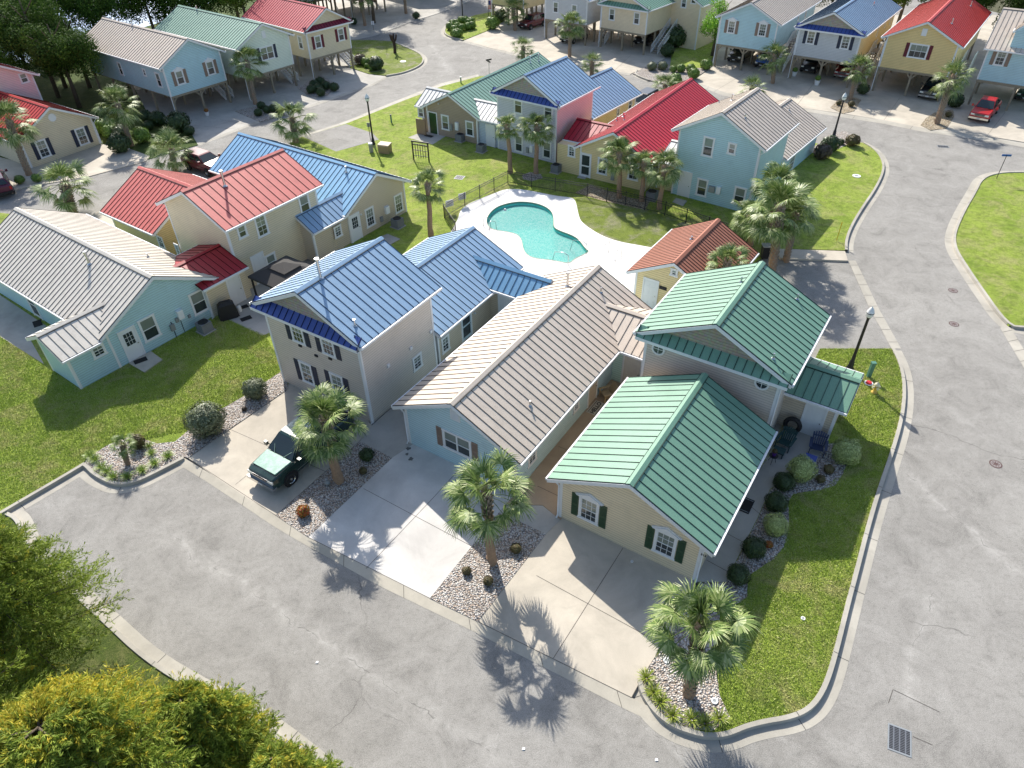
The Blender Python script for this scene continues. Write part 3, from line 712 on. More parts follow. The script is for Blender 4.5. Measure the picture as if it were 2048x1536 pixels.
def cross(b, side, y0, y1, ext, ze, zr, wallm, roofm, os=.35, of=.35, inner=None, start=None, walls=True, seam=.46):
    """a smaller gable whose ridge runs out sideways from block b; y0,y1 are its walls, ext how far it stands out"""
    w_ = y1-y0; inn = start if start is not None else (b.W/2-.6)
    if side == 'R': M = b.M @ Matrix.Translation((b.W-inn, y1, 0)) @ Matrix.Rotation(-math.pi/2, 4, 'Z')
    else: M = b.M @ Matrix.Translation((inn, y0, 0)) @ Matrix.Rotation(math.pi/2, 4, 'Z')
    L_ = inn+ext; sl = (zr-ze)/(w_/2+os); wt_ = ze+sl*os-.09
    if walls: build_wall(b, w_, L_-inn+.02, wt_, wt_+sl*w_/2, wallm, M @ Matrix.Translation((0, inn-.02, 0)), b.z0, corners='BL BR')
    if zr < b.ze+.15: v = (inn, inn)
    else: v = (min(L_, b.os-max(0, ze-b.ze)/b.slope+inn), b.os-(zr-b.ze)/b.slope+inn-.05)
    return build_roof(b, w_, L_, ze, zr, roofm, M, os, 0., ob=of, seam=seam, rake='B', valley=v)
def pent(b, roofm, z=None, drop=.55, out=.5, name='pent_roof'):
    """strip of roof across the foot of the gable"""
    z = z or b.wt; mb = MB(); x0, x1 = -b.os+.12, b.W+b.os-.12; za = z+.42
    A = [(x0, -out, z-.02), (x1, -out, z-.02), (x1, 0, za), (x0, 0, za)]
    mb.hexa([(p[0], p[1], p[2]-.05) for p in A]+A)
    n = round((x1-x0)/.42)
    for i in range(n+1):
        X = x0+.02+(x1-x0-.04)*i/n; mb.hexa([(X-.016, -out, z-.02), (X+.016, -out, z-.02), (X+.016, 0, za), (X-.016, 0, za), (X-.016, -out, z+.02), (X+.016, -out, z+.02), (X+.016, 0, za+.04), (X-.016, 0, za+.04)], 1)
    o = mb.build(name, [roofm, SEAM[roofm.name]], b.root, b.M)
    q = MB(); q.box(x0, x1, -out-.025, -out, z-.19, z-.03); q.box(x0, x1, -out, 0, z-.2, z-.185); q.build('pent_fascia', WHITE, o)
def gable_panel(b, mat, zb):
    """shingled panel filling the gable above zb"""
    mb = MB(); s = b.slope; zt = b.wt+s*b.W/2; dx = (zb-b.wt)/s
    mb.prism([(dx+.0, zb), (b.W-dx, zb), (b.W/2, zt-.03)], 0, .012)
    mb.build('gable_panel', mat, b.root, b.M @ b.face_M('F'))
def vent_pipe(b, x, y, h=.35, r=.05, mat=None):
    s = b.slope; z = b.zr-abs(x-b.W/2)*s
    mb = MB(); mb.tube([(x, y, z-.05), (x, y, z+h)], r, 8); mb.lathe([(r*2.4, 0), (r*1.2, .06), (r, .1)], (x, y, z), 8)
    if h > .5: mb.tube([(x, y, z+h), (x, y, z+h+.12)], r*1.5, 8)
    return mb.build('vent_pipe', mat or STEEL, b.root, b.M, smooth=False)
def roof_pt(b, p):     # local (x,y) of a roof point under pixel, on whichever slope fits
    best = None
    for sgn in (-1, 1):
        I = b.Mw.inverted(); o = I @ Vector((0, 0, CH)); d = I.to_3x3() @ ray(*p)
        # z = zr - sgn*(x-W/2)*slope
        t = (b.zr + sgn*b.slope*b.W/2 - o.z - sgn*b.slope*o.x)/(d.z+sgn*b.slope*d.x)
        q = o+d*t
        if (q.x-b.W/2)*sgn >= -.1 and (best is None or t < best[0]): best = (t, q.x, q.y)
    return best[1], best[2]
def vp(b, p, h=.35, r=.05, mat=None):
    x, y = roof_pt(b, p); return vent_pipe(b, x, y, h, r, mat)
def posts(b, xs, ys, z1, braces=True, lat=.2):
    wood = plain('weathered_post', (.26, .22, .16), .8, var=.25)
    for X in xs:
        for Y in ys:
            mb = MB(); mb.box(X-lat/2, X+lat/2, Y-lat/2, Y+lat/2, 0, z1)
            if braces and Y == ys[0]:
                for s in (-1, 1):
                    if -.1 < X+s*.7 < b.W+.1: mb.bar((X+s*.03, Y, z1-.75), (X+s*.65, Y, z1-.08), .09, .14)
            mb.build('stilt_post', wood, b.root, b.M)
def stairs(b, x, y0, y1, z1, width=1.0, name='staircase'):
    """steps climbing along y from y0 (ground) to y1 (z1) at x, with white rails"""
    mb = MB(); n = 13; wood = plain('grey_decking', (.33, .3, .26), .8, var=.2)
    for i in range(n):
        ya = y0+(y1-y0)*i/n; yb = y0+(y1-y0)*(i+1)/n; z = z1*(i+1)/n
        mb.box(x, x+width, min(ya, yb), max(ya, yb)+.02, z-.05, z)
    s = 1 if y1 > y0 else -1
    mb.box(x-.4*0, x+width, min(y1, y1+s*1.5), max(y1, y1+s*1.5), z1-.06, z1-.001)
    o = mb.build(name, wood, b.root, b.M)
    for X in (x, x+width):
        r = MB()
        r.bar((X, y0, .12), (X, y1, z1+.05), .06, .25)
        r.bar((X, y0, .95), (X, y1, z1+.95), .06, .08); r.bar((X, y1, z1+.95), (X, y1+s*1.5, z1+.95), .06, .08)
        for i in range(26):
            t = i/25; r.bar((X, y0+(y1-y0)*t, z1*t+.1), (X, y0+(y1-y0)*t, z1*t+.95), .03)
        for i in range(8):
            Y = y1+s*1.5*i/7; r.bar((X, Y, z1), (X, Y, z1+.95), .03)
        r.bar((X, y1, 0), (X, y1, z1+1), .1); r.bar((X, y1+s*1.5, 0), (X, y1+s*1.5, z1+1), .1)
        r.build('stair_railing', WHITE, o)
    return o

# roof and wall colours
RG = metalroof('green_metal_roof', (.17, .325, .235), .38)
RGD = metalroof('weathered_green_roof', (.22, .38, .30), .45)
RB = metalroof('blue_metal_roof', (.26, .40, .56), .38)
RBL = metalroof('light_blue_metal_roof', (.22, .45, .68), .4)
RR = metalroof('red_metal_roof', (.56, .03, .05), .4)
RRF = metalroof('faded_red_metal_roof', (.64, .165, .14), .45, .35)
RRB = metalroof('bright_red_metal_roof', (.58, .05, .04), .42)
RT = metalroof('tan_metal_roof', (.64, .545, .45), .42, .25, (.2, .16, .12))
RTW = metalroof('pale_tan_metal_roof', (.66, .61, .53), .42, .3, (.2, .18, .15))
RPALE = metalroof('pale_metal_porch_roof', (.72, .70, .66), .4, .2, (.4, .35, .3))
RM = metalroof('maroon_metal_roof', (.2, .015, .04), .4)
RRS = metalroof('pink_red_metal_roof', (.55, .07, .09), .42)
WLB = siding('light_blue_siding', (.55, .75, .83)); WSK = siding('sky_blue_siding', (.48, .70, .78))
WAQ = siding('aqua_siding', (.60, .82, .74)); WBE = siding('beige_siding', (.80, .69, .50))
WGR = siding('taupe_grey_siding', (0.655, 0.598, 0.541)); WTP = siding('brown_taupe_siding', (0.413, 0.328, 0.257))
WTA = siding('tan_siding', (0.626, 0.541, 0.428)); WYE = siding('yellow_siding', (.78, .64, .36)); WCR = siding('cream_siding', (.74, .65, .48))
WGB = siding('blue_grey_siding', (0.541, 0.626, 0.740)); WPK = siding('pink_siding', (0.850, 0.626, 0.626)); WMG = siding('pale_mint_siding', (0.768, 0.850, 0.740))
WOR = siding('orange_cream_siding', (0.850, 0.712, 0.428)); WGY = siding('grey_siding', (0.598, 0.626, 0.655)); WLV = siding('lavender_grey_siding', (0.626, 0.641, 0.740))
SHN = plain('navy_shutter', (.02, .03, .06), .5, var=.1); SHG = plain('dark_green_shutter', (.03, .07, .035), .5, var=.1)
SHB = plain('brown_shutter', (.25, .18, .14), .55, var=.1); SHM = plain('maroon_shutter', (.12, .012, .025), .5, var=.1)
METER = plain('meter_grey', (.28, .3, .31), .45, .2); WH = plain('white_enamel', (.75, .77, .78), .35, var=.03)
BLACK = plain('matt_black', (.015, .015, .017), .6, var=.1); DMAT = plain('dark_doormat', (.02, .02, .02), .9, var=.2)

def house(P, label, z0=0., name='house', cat='house', **k):
    root = empty(name, (P[0], P[1], 0), R(-P[2]), label=label, cat=cat)
    root.matrix_basis = Matrix.Translation((P[0], P[1], 0)) @ Matrix.Rotation(R(-P[2]), 4, 'Z')
    return root, Block(root, P, z0=z0, **k)

# ---- H1: green roofed corner house
r1, A = house((2.10, 21.53, 33.3, 6.67, 8.05, 2.71, 4.56), 'beige corner house with green metal roof, low front gable and taller rear block')
gable(A, WBE, RG, ob=0., rake='F')
for p in ((1177.7, 1020.5), (1330, 1088)): A.window('F', p, 1.0, 1.5, (3, 2), SHG, True)
A.downpipe(0, -.04, -1); A.downpipe(A.W, -.04, 1)
Bk = Block(r1, (6.88, 29.26, 33.8, 6.92, 6.07, 5.07, 7.02))
gable(Bk, WGR, RG); pent(Bk, RG, Bk.wt-.25); gable_panel(Bk, shingle('gable_shingle', (.40, .36, .3)), Bk.wt+.2)
for p in ((1317, 698), (1524, 767)):
    c = Bk.at('F', p); M = Bk.put('F', c); mb = MB(); mb.lathe([(.27, 0), (.36, 0), (.36, .05), (.27, .05), (.27, 0)], (0, 0, 0), 28)
    o = mb.build('round_window', WHITE, r1, M); q = MB(); q.lathe([(0, .01), (.27, .01), (.27, .0)], (0, 0, 0), 28); q.build('pane', PANE, o)
    q = MB(); q.box(-.27, .27, -.014, .014, .012, .03); q.box(-.014, .014, -.27, .27, .012, .031); q.build('glazing_bars', SASH, o)
cross(Bk, 'R', 2.60, 5.2, 2.63, 2.7, 3.5, WTA, RG, os=.5, of=.4)
# door of the side porch (faces the walk)
PB = Block(r1, (6.88, 29.26, 33.8, 6.92, 6.07, 5.07, 7.02))
PB.door('F', None, at=(8.55, 0), y=2.60-.0)
PB.box_item('house_number_plaque', 'F', None, .3, .1, .02, METER, y=2.6, at=(8.5, 2.38))
for p in ((1482, 564), (1594, 598), (1546, 717)): vp(Bk, p, .3, .045)
Bk.downpipe(Bk.W, -.02, 1, 5.0)

# ---- H2: tan roofed light blue house
r2, Cb = house((-5.40, 26.63, 33.5, 6.56, 14.04, 2.69, 4.58), 'light blue house with long tan metal roof between green and blue roofed houses')
gable(Cb, WLB, RT)
Cb.window('F', (914.5, 888), 1.75, 1.3, (2, 9), SHB)
mb = MB(); mb.box(-.28, .28, -.33, .33, 0, .04)
for i in range(9): mb.box(-.22, .22, -.27+i*.06, -.24+i*.06, .04, .055)
mb.build('gable_vent', WHITE, r2, Cb.put('F', Cb.at('F', (910.7, 830.5))))
Cb.window('R', (1064, 913), .8, .95, (2, 2)); Cb.window('R', (1152, 810.5), .6, .85, (2, 2))
Cb.door('R', (1184, 790), plain('sand_door', (.5, .42, .32), .5)); Cb.downpipe(0, -.04, -1)
cross(Cb, 'R', 10.25, 14.0, 2.15, 2.69, 3.72, WAQ, RT, os=.45, of=.0)
c = Cb.at('F', (1264, 731), 10.25); Cb.door('F', None, plain('pale_storage_door', (.6, .56, .5), .5), at=(7.75, 0), y=10.25-.0, w_=1.0)
vp(Cb, (1135, 572), .8, .07); vp(Cb, (1202, 585), .35); vp(Cb, (1060, 811), .3)

# ---- H3: blue roofed two storey house
r3, Db = house((-13.25, 31.90, 33.0, 6.75, 5.84, 5.54, 7.49), 'two storey taupe house with blue metal roof and navy shutters above the pickup driveway')
gable(Db, WGR, RB); pent(Db, metalroof('shaded_pent_roof', (.05, .09, .32), .4), Db.wt-.25); gable_panel(Db, shingle('gable_shingle_grey', (.42, .39, .34)), Db.wt+.2)  # shade on the blue pent painted in as a darker navy colour
for p in ((594.5, 664), (655, 689)): Db.window('F', p, .95, 1.5, (3, 2), SHN)
for p in ((614.5, 746.5), (676, 770)): Db.window('F', p, .95, 1.5, (2, 2), SHN)
Db.window('R', (834.5, 724), .8, 1.0, (2, 2))
for p in ((820.7, 696), (775.7, 731), (860.7, 662.7)): Db.box_item('wall_vent', 'R', p, .2, .2, .08, WHITE)
for p in ((601, 691), (661, 717), (633, 711)): Db.box_item('wall_vent', 'F', p, .22, .12, .06, BLACK)
Db.downpipe(Db.W, -.04, 1, 5.4); vp(Db, (641, 556), 1.0, .075); vp(Db, (710, 652), .4)
Eb = Block(r3, (-9.94, 37.14, 33.3, 6.74, 8.31, 2.47, 4.32))
gable(Eb, WTA, RB); Eb.window('R', (890.7, 687.7), .75, 1.15, (2, 2))
Eb.door('R', (933, 654), plain('pale_blue_door', (.45, .55, .6), .4), storm=True); Eb.lamp('R', (947, 626))
cross(Eb, 'R', 5.5, 7.55, 2.8, 2.6, 3.6, WTA, metalroof('light_blue_grey_roof', (.18, .38, .58), .4), os=.35, of=1.05)
Eb.door('F', None, at=(7.9, 0), y=5.5)
mb = MB(); vp(Eb, (1010, 420), .1)

# ---- H4: teal house at the left
r4, Fb = house((-23.40, 33.43, -53.9, 7.28, 15.46, 2.62, 4.74), 'light blue house with pale tan metal roof at the left edge of the lawn')
gable(Fb, WSK, RTW, seam=.4)
for p in ((397.5, 604), (298.7, 656.5)): Fb.window('F', p, 1.1, 1.6, (1, 0))
Fb.window('F', (196, 700), .8, .95, (2, 2)); Fb.door('F', (262.5, 686.5), lite=True)
Fb.box_item('water_heater', 'F', (358, 627.7), .38, .62, .22, WH); Fb.box_item('electric_meter', 'F', (343.7, 654), .28, .45, .14, METER)
Fb.box_item('electric_meter', 'F', (353, 640), .2, .3, .1, METER); Fb.box_item('cable_box', 'F', (378, 632), .16, .24, .08, METER)
mb = MB(); mb.tube([Fb.face_M('F')@Vector((Fb.at('F', (360, 640))[0], z, .06)) for z in (1.1, .2)], .02, 5); mb.tube([Fb.face_M('F')@Vector((Fb.at('F', (347, 660))[0], z, .06)) for z in (1.3, .1)], .025, 5); mb.build('conduit', BLACK, r4, Fb.M)
Fb.door('L', (72, 622), storm=True)
w0 = Fb.at('F', (163, 779))[0]
cross(Fb, 'L', 0., 3.1, -w0, 2.54, 3.5, WSK, RTW, os=.42, of=.35, start=2.6)
sheet('step_slab', CONC, [(q.x, q.y) for q in px([(258, 727), (302, 703), (325, 720), (289, 745)], .16)], .2, .1, kind='structure')
vp(Fb, (180, 528), .75, .08); vp(Fb, (296, 514), .25); 
# ---- H5: faded red two storey house
r5, Hb = house((-23.50, 45.34, 35.2, 6.37, 7.75, 5.08, 6.83), 'two storey cream house with faded red metal roof beside the light blue roofed house')
gable(Hb, WCR, RRF, seam=.6)
Hb.window('R', (484, 462.7), .75, .95, (1, 0)); Hb.window('R', (523, 451.5)); Hb.window('R', (609, 408), .95, 1.5, (1, 0)); Hb.window('R', (628, 489), .95, 1.5, (1, 0)); Hb.window('R', (543, 524), .9, 1.3, (1, 0))
Hb.door('R', (522, 545), storm=False); vp(Hb, (450, 372), .95, .08)
Ib = Block(r5, (-25.40, 46.51, -54.7, 7.12, 6.00, 2.46, 4.51)); gable(Ib, WYE, RRF, corners='BL')
for p, w_ in (((322, 484), .75), ((356, 500), .5)): Ib.window('L', p, w_, 1.0, (2, 2))
a_ = R(35.2); jx, jy = 3.0, -3.2
Jb = Block(r5, (-23.50+jx*math.cos(a_)+jy*math.sin(a_), 45.34-jx*math.sin(a_)+jy*math.cos(a_), 35.2, 4.2, 3.18, 2.6, 3.42))
gable(Jb, WCR, metalroof('dark_red_metal_roof', (.36, .02, .03), .42), corners='FR', rake='', ob=0.)
Jb.door('R', (471, 579)); Jb.downpipe(Jb.W, .02, 1, 2.5)
# ---- H6: light blue roofed single storey
r6, Kb = house((-11.97, 48.41, -55.2, 6.36, 14.89, 2.69, 4.63), 'taupe single storey house with light blue metal roof behind the red roofed house')
gable(Kb, WTA, RBL)
Kb.door('F', (712, 459), lite=True)
for p, w_, h_, g_ in (((740, 434), .95, 1.55, (3, 2)), ((797, 406.5), .95, 1.55, (3, 2)), ((675.7, 462.7), .75, .95, (2, 2))): Kb.window('F', p, w_, h_, g_)
Kb.box_item('water_heater', 'F', (772, 419), .38, .6, .22, WH); Kb.box_item('electric_meter', 'F', (762, 438), .26, .4, .14, METER); Kb.lamp('F', (720, 429))
w0 = Kb.at('F', (640, 500))[0]
cross(Kb, 'L', .1, 2.7, 3.4, 2.6, 3.55, WTA, RB, os=.35, of=.2, start=2.4)
vp(Kb, (693, 345), .5, .06)

# ---- H7..H10 beyond the pool
r7, Mb = house((-7.99, 71.46, 33.8, 6.15, 15.78, 2.69, 4.50), 'brown taupe single storey house with green metal roof at the lawn corner')
gable(Mb, WTP, RGD)
cross(Mb, 'L', .1, 3.6, .75, 2.69, 3.9, WTP, RPALE, os=.4, of=.5, start=2.6); cross(Mb, 'R', .2, 3.4, 2.9, 2.69, 3.7, WGB, RPALE, os=.4, of=0, start=2.2)
Mb.window('F', (842, 225), .8, 1.0, (1, 0)); Mb.door('F', (866.5, 243.7), plain('dark_green_door', (.02, .07, .02), .4), storm=False)
Mb.window('F', (890.7, 245), .95, 1.5, (1, 0)); Mb.window('F', (939.5, 257.5), .95, 1.5, (1, 0)); Mb.box_item('water_heater', 'F', (915, 252), .36, .75, .2, WH); Mb.box_item('electric_meter', 'F', (903, 254), .28, .6, .14, METER)
Mb.lamp('F', (878, 207)); Mb.box_item('patio_screen', 'F', None, 1.2, 1.5, .08, plain('brown_screen', (.25, .17, .11)), at=(-.2, .9), y=-.8)
vp(Mb, (1060, 125), .6, .06); vp(Mb, (1077, 122), .6, .06)
r8, Pb = house((-.91, 66.81, 36.5, 6.51, 6.20, 5.44, 7.48), 'two storey blue grey house with blue metal roof and a pink side wall')
gable(Pb, WLV, RB); pent(Pb, metalroof('shaded_pent_roof', (.05, .09, .32), .4), Pb.wt-.25); gable_panel(Pb, shingle('gable_shingle_grey', (.42, .39, .34)), Pb.wt+.2)
mb = MB(); mb.box(Pb.W, Pb.W+.012, .12, Pb.L-.12, .1, Pb.wt-.2); mb.build('pink_side_cladding', WPK, r8, Pb.M)
for p in ((1036.5, 210), (1096.5, 222.5), (1037.7, 287.5), (1094, 300)): Pb.window('F', p, .95, 1.6, (1, 0))
Pb.box_item('electric_meter', 'F', (1056, 300), .3, .5, .14, METER); Pb.box_item('water_heater', 'F', (1064, 297), .34, .6, .2, WH); Pb.door('F', None, at=(-.9, 0))
Pb.downpipe(Pb.W, -.04, 1, 5.3)
Qb = Block(r8, (2.66, 72.59, 38.6, 6.75, 8.63, 2.46, 4.36)); gable(Qb, WOR, RB)
Qb.window('R', (1236, 224), .6, .9, (2, 0)); Qb.window('R', (1260, 209), .8, 1.0, (1, 0))
r9, Rb = house((6.30, 60.14, 33.6, 6.3, 16.21, 2.75, 4.71), 'single storey yellow house with crimson metal roof behind the pool fence')
gable(Rb, WYE, RR)
cross(Rb, 'L', 1.3, 5.7, 2.3, 2.70, 3.75, WYE, metalroof('crimson_porch_roof', (.35, .012, .03), .4), os=.35, of=.0, start=2.4)
Rb.window('F', (1143.5, 302.5), .75, 1.05, (2, 2)); Rb.door('F', (1171.5, 322.5), storm=True); Rb.window('F', (1205, 332.5), .95, 1.5, (2, 2)); Rb.window('F', (1267, 342.5), 1.0, 1.6, (2, 2))
vp(Rb, (1234, 242), .4); vp(Rb, (1247, 233), .4, .08); vp(Rb, (1249, 240), .5)
Rb.box_item('electric_meter', 'F', (1226, 352), .3, .7, .14, METER)
mb = MB(); mb.box(-2.3, 0, -.002, 1.3, .1, 2.6); mb.build('side_store', WYE, r9, Rb.M)
r10, Tb = house((13.74, 56.23, 37.1, 6.70, 6.40, 5.53, 7.59), 'two storey sky blue house with tan metal roof behind the pool')
gable(Tb, WSK, RT)
Tb.window('F', (1416.5, 293.7), .95, 1.6, (1, 0)); Tb.window('F', (1464, 297.5), .7, .95, (1, 0)); Tb.window('F', (1404, 375), .95, 1.5, (1, 0)); Tb.window('F', (1479, 392), 1.0, 1.5, (1, 0))
Tb.door('F', (1369, 372)); Tb.box_item('electric_meter', 'F', (1424, 378), .5, .5, .15, METER); Tb.box_item('water_heater', 'F', (1438, 380), .34, .6, .2, WH)
Tb.downpipe(Tb.W, -.04, 1, 5.4); vp(Tb, (1464, 201), .5, .07); vp(Tb, (1439, 205), .2); vp(Tb, (1490, 236), .3)
Ub = Block(r10, (17.88, 61.99, 38.9, 6.71, 8.68, 2.47, 4.33)); gable(Ub, WSK, RT)
Ub.window('R', (1583, 325), 1.3, 1.6, (4, 2)); vp(Ub, (1578, 220), .25)
cross(Tb, 'L', .3, 4.5, 1.6, 2.6, 3.6, WYE, RPALE, os=.3, of=0, start=.5)
# ---- pool house
r11, Vb = house((8.12, 39.58, 35.4, 5.15, 6.28, 2.49, 4.08), 'small yellow pool house with rust red shingled roof', name='pool_house', cat='pool house')
gable(Vb, WYE, metalroof('rust_red_roof', (.37, .15, .10), .75, .5, (.25, .08, .04)), seam=.3)
Vb.door('F', (1300, 584)); Vb.window('F', (1348.5, 545), .5, .55, (1, 0)); Vb.box_item('wall_sign', 'F', (1326, 576), .5, .24, .03, BLACK); vp(Vb, (1383, 478), .2, .06)

# ---- left and far houses
r12, Wb = house((-44.51, 64.27, -55.8, 7.0, 8.0, 2.61, 4.72), 'cream house with bright red metal roof, navy shutters and a pink upper storey')
gable(Wb, WCR, RRB)
for p in ((86, 297.5), (164, 272.5)): Wb.window('F', p, 1.0, 1.65, (2, 2), SHN)
mb = MB(); mb.lathe([(0, .02), (.3, .02), (.33, .04), (.36, .04), (.36, 0)], (0, 0, 0), 24); mb.build('round_vent', WHITE, r12, Wb.put('F', Wb.at('F', (104, 235)))); Wb.downpipe(Wb.W, -.04, 1)
c = G(82.5, 192.5, 3.2)
W2 = Block(r12, (c.x-6.5*math.cos(R(-55.8)), c.y+6.5*math.sin(R(-55.8)), -55.8, 6.5, 7., 5.3, 7.2)); gable(W2, WPK, RRS); W2.window('F', (47.5, 156), .8, 1.0, (1, 0))

def stilt(P, label, wall, roof, zf, fr=None, shut=SHN, ped=False, wl=(), xs=None, name='stilt_house', nb=4, seam=.46, vents=(), grid=(1, 0), ww=.95, wh=1.45, stair=None, dbl=False):
    r, b = house(P, label, z0=zf, name=name)
    gable(b, wall, roof, seam=seam)
    for p in (fr or []): b.window('F', p, ww*(1.9 if dbl else 1), wh, (2, 9) if dbl else grid, shut, ped)
    for f, p, w_, h_ in wl: b.window(f, p, w_, h_, (1, 0))
    W, L = P[3], P[4]
    posts(b, xs or [.12, W/2, W-.12], [.12]+[L*(i+1)/nb-.12 for i in range(nb)], zf)
    mb = MB(); mb.box(-.01, W+.01, -.02, .1, zf-.22, zf+.0); mb.box(-.01, W+.01, -.021, L, zf-.05, zf-.004); mb.build('floor_beam', WHITE if False else plain('weathered_post', (.3, .27, .22)), r, b.M)
    if stair: stairs(b, *stair)
    for p in vents: vp(b, p, .5, .06)
    b.downpipe(0, -.04, -1, P[5]-.1); return r, b
rX, Xb = stilt((-35.17, 76.60, -52.6, 6.9, 15.78, 5.44, 7.46), 'light blue stilt house with tan metal roof, leftmost of the row by the woods', WSK, RT, 2.45, [(360, 155), (421, 136)], SHB, True, [('L', (241, 137.5), .75, 1.4), ('L', (289, 145), .55, .8), ('L', (317.5, 160), .85, 1.5)], vents=[(265, 50)])
stairs(Xb, Xb.W+.1, 1.2, 5.2, 2.45)
rY, Yb = stilt((-29.01, 82.42, -51.9, 6.8, 15.23, 5.65, 7.51), 'pale mint stilt house with weathered green metal roof, second of the row by the woods', WMG, RGD, 2.5, [(534.5, 106)], SHN, dbl=True, vents=[(394, 20)])
Yb.box_item('gable_vent', 'F', (527, 69), .5, .7, .04, WHITE); stairs(Yb, Yb.W+.1, 1.2, 5.2, 2.5)
rZ, Zb = stilt((-23.24, 89.56, -48.8, 6.25, 12.0, 5.58, 7.55), 'cream stilt house with pinkish red metal roof and maroon shutters on the grass corner', WCR, RRS, 2.5, [(636, 84), (682, 69)], SHM, False, [('L', (601, 85), .85, 1.5)])
pent(Zb, RM, Zb.wt-.2); stairs(Zb, Zb.W+.1, 1.0, 5., 2.5)
rA, R19 = stilt((12.58, 102.41, 39.9, 6.91, 11.0, 5.45, 7.10), 'tan stilt house with green metal roof and outdoor stairs', WBE, RG, 2.5, [(1224, 29), (1273.5, 37)], None, ww=.9)
pent(R19, RG, R19.wt-.2); stairs(R19, R19.W+.15, 1.5, 5.8, 2.5); stairs(R19, -1.2, 1.5, 5.0, 2.5)
b2 = Block(rA, (12.58+6*math.sin(R(39.9))+5.6*math.cos(R(39.9)), 102.41+6*math.cos(R(39.9))-5.6*math.sin(R(39.9)), 39.9, 5.5, 7., 5.45, 7.0), z0=0); gable(b2, WBE, RG)
for p in ((1368, 6), (1388, -2)): b2.window('F', p, .8, 1.2, (1, 0))
rB, R20 = stilt((25.73, 92.73, 35.7, 6.92, 14.52, 5.68, 7.61), 'light blue stilt house with tan metal roof beside the lime green tree', WSK, RT, 2.65, [(1463, 54), (1525, 60)], SHB, True, [('R', (1597, 33), .5, 1.0), ('R', (1612, 24), .6, 1.3)], grid=(3, 2)); stairs(R20, R20.W+.2, 1.5, 6, 2.65)
rC, R21 = stilt((33.43, 87.34, 36.5, 6.79, 15.19, 5.68, 7.59), 'grey stilt house with blue metal roof and navy shutters', WGY, RB, 2.65, [(1622, 75), (1691, 85)], SHN, False, [('R', (1755, 62), .6, 1.3), ('R', (1770, 48), .5, .9), ('R', (1782, 38), .5, 1.3)], grid=(2, 2)); pent(R21, metalroof('shaded_pent_roof', (.05, .09, .32), .4), R21.wt-.2); stairs(R21, R21.W+.2, 2.0, 6.5, 2.65)
gable_panel(R21, shingle('gable_shingle_grey', (.42, .39, .34)), R21.wt+.2)
mb = MB(); mb.box(R21.W, R21.W+.012, .12, R21.L-.12, 2.7, R21.wt-.2); mb.build('orange_side_cladding', WOR, rC, R21.M)
rD, R22 = stilt((41.19, 82.23, 36.2, 6.99, 17.38, 5.71, 7.66), 'mustard yellow stilt house with bright red metal roof and a triple front window', siding('mustard_siding', (0.825, 0.641, 0.314)), RRB, 2.65, [], None)
R22.window('F', (1836, 102.5), 1.9, 1.45, (3, 0), SHM); R22.box_item('gable_vent', 'F', (1849, 64.5), .5, .7, .04, WHITE); stairs(R22, R22.W+.3, 2.0, 6.5, 2.65)
mb = MB(); q = Matrix.Identity(4)
vp(R22, (1903, 47), .5, .06); vp(R22, (1941, 12), .5, .06); vp(R21, (1747, 10), .4, .06)
# R23: blue stilt house with its long eave to the street and a dormer
o_ = G(1933.5, 210); dr = Vector((math.sin(R(-53.8)), math.cos(R(-53.8))))
rE, R23 = house((o_.x-7.4*dr.x, o_.y-7.4*dr.y, -53.8, 9.0, 7.4, 5.75, 8.6), 'light blue stilt house with tan roof and dormer at the right edge', z0=2.65, name='stilt_house')
gable(R23, WSK, RT, seam=.46); R23.window('L', (2002, 115), .95, 1.6, (2, 2), SHB); posts(R23, [.12, 4.5, 8.88], [.12, 3.7, 7.28], 2.65)
for X in (0,):
    mb = MB(); mb.box(-.02, .1, 0, 7.4, 2.4, 2.66); mb.build('floor_beam', plain('weathered_post', (.3, .27, .22)), rE, R23.M)
Md = R23.M @ Matrix.Translation((1.2, 2.2, 0)) ; dl = MB()
cross(R23, 'L', 4.35, 5.65, -.9, 7.35, 8.15, WSK, RT, os=.2, of=.15, start=3.2)
mb = MB(); mb.box(-.2, .2, -.25, .25, 0, .03); mb.prism([(-.2, .25), (.2, .25), (0, .4)], 0, .03); mb.build('dormer_vent', WHITE, rE, R23.M @ R23.face_M('L', -.9) @ Matrix.Translation((R23.L-5.0, 7.2, 0)))
# top row cut by the frame
for P_, lab, wm, rm in (((G(985, 45).x, G(985, 45).y, 42, 6.2, 9, 5.6, 7.5), 'yellow stilt house at the top edge, left of the grey one', WYE, RT),
                        ((G(1090, 78).x, G(1090, 78).y, 38, 6.7, 10, 5.6, 7.5), 'grey stilt house at the top edge, between the yellow and tan ones', WGY, RB)):
    r_, b_ = stilt(P_, lab, wm, rm, 2.6, [], None); b_.window('F', None, .9, 1.4, (1, 0), at=(1.7, 4.2)); b_.window('F', None, .9, 1.4, (1, 0), at=(4.7, 4.2))
for P_, lab, wm, rm in (((G(598, 46).x, G(598, 46).y, -46, 6.5, 10, 5.6, 7.5), 'pale grey stilt house mostly hidden behind the pinkish red roof', WGY, RG),
                        ((G(706, 38).x, G(706, 38).y, -43, 6.4, 10, 5.6, 7.5), 'yellow stilt house at the top edge beyond the grass corner', WOR, RR),
                        ((G(825, 0).x, G(825, 0).y, -40, 6.4, 10, 5.6, 7.5), 'grey stilt house at the top edge, only its posts in view', WGY, RB)):
    stilt(P_, lab, wm, rm, 2.55, [], None)
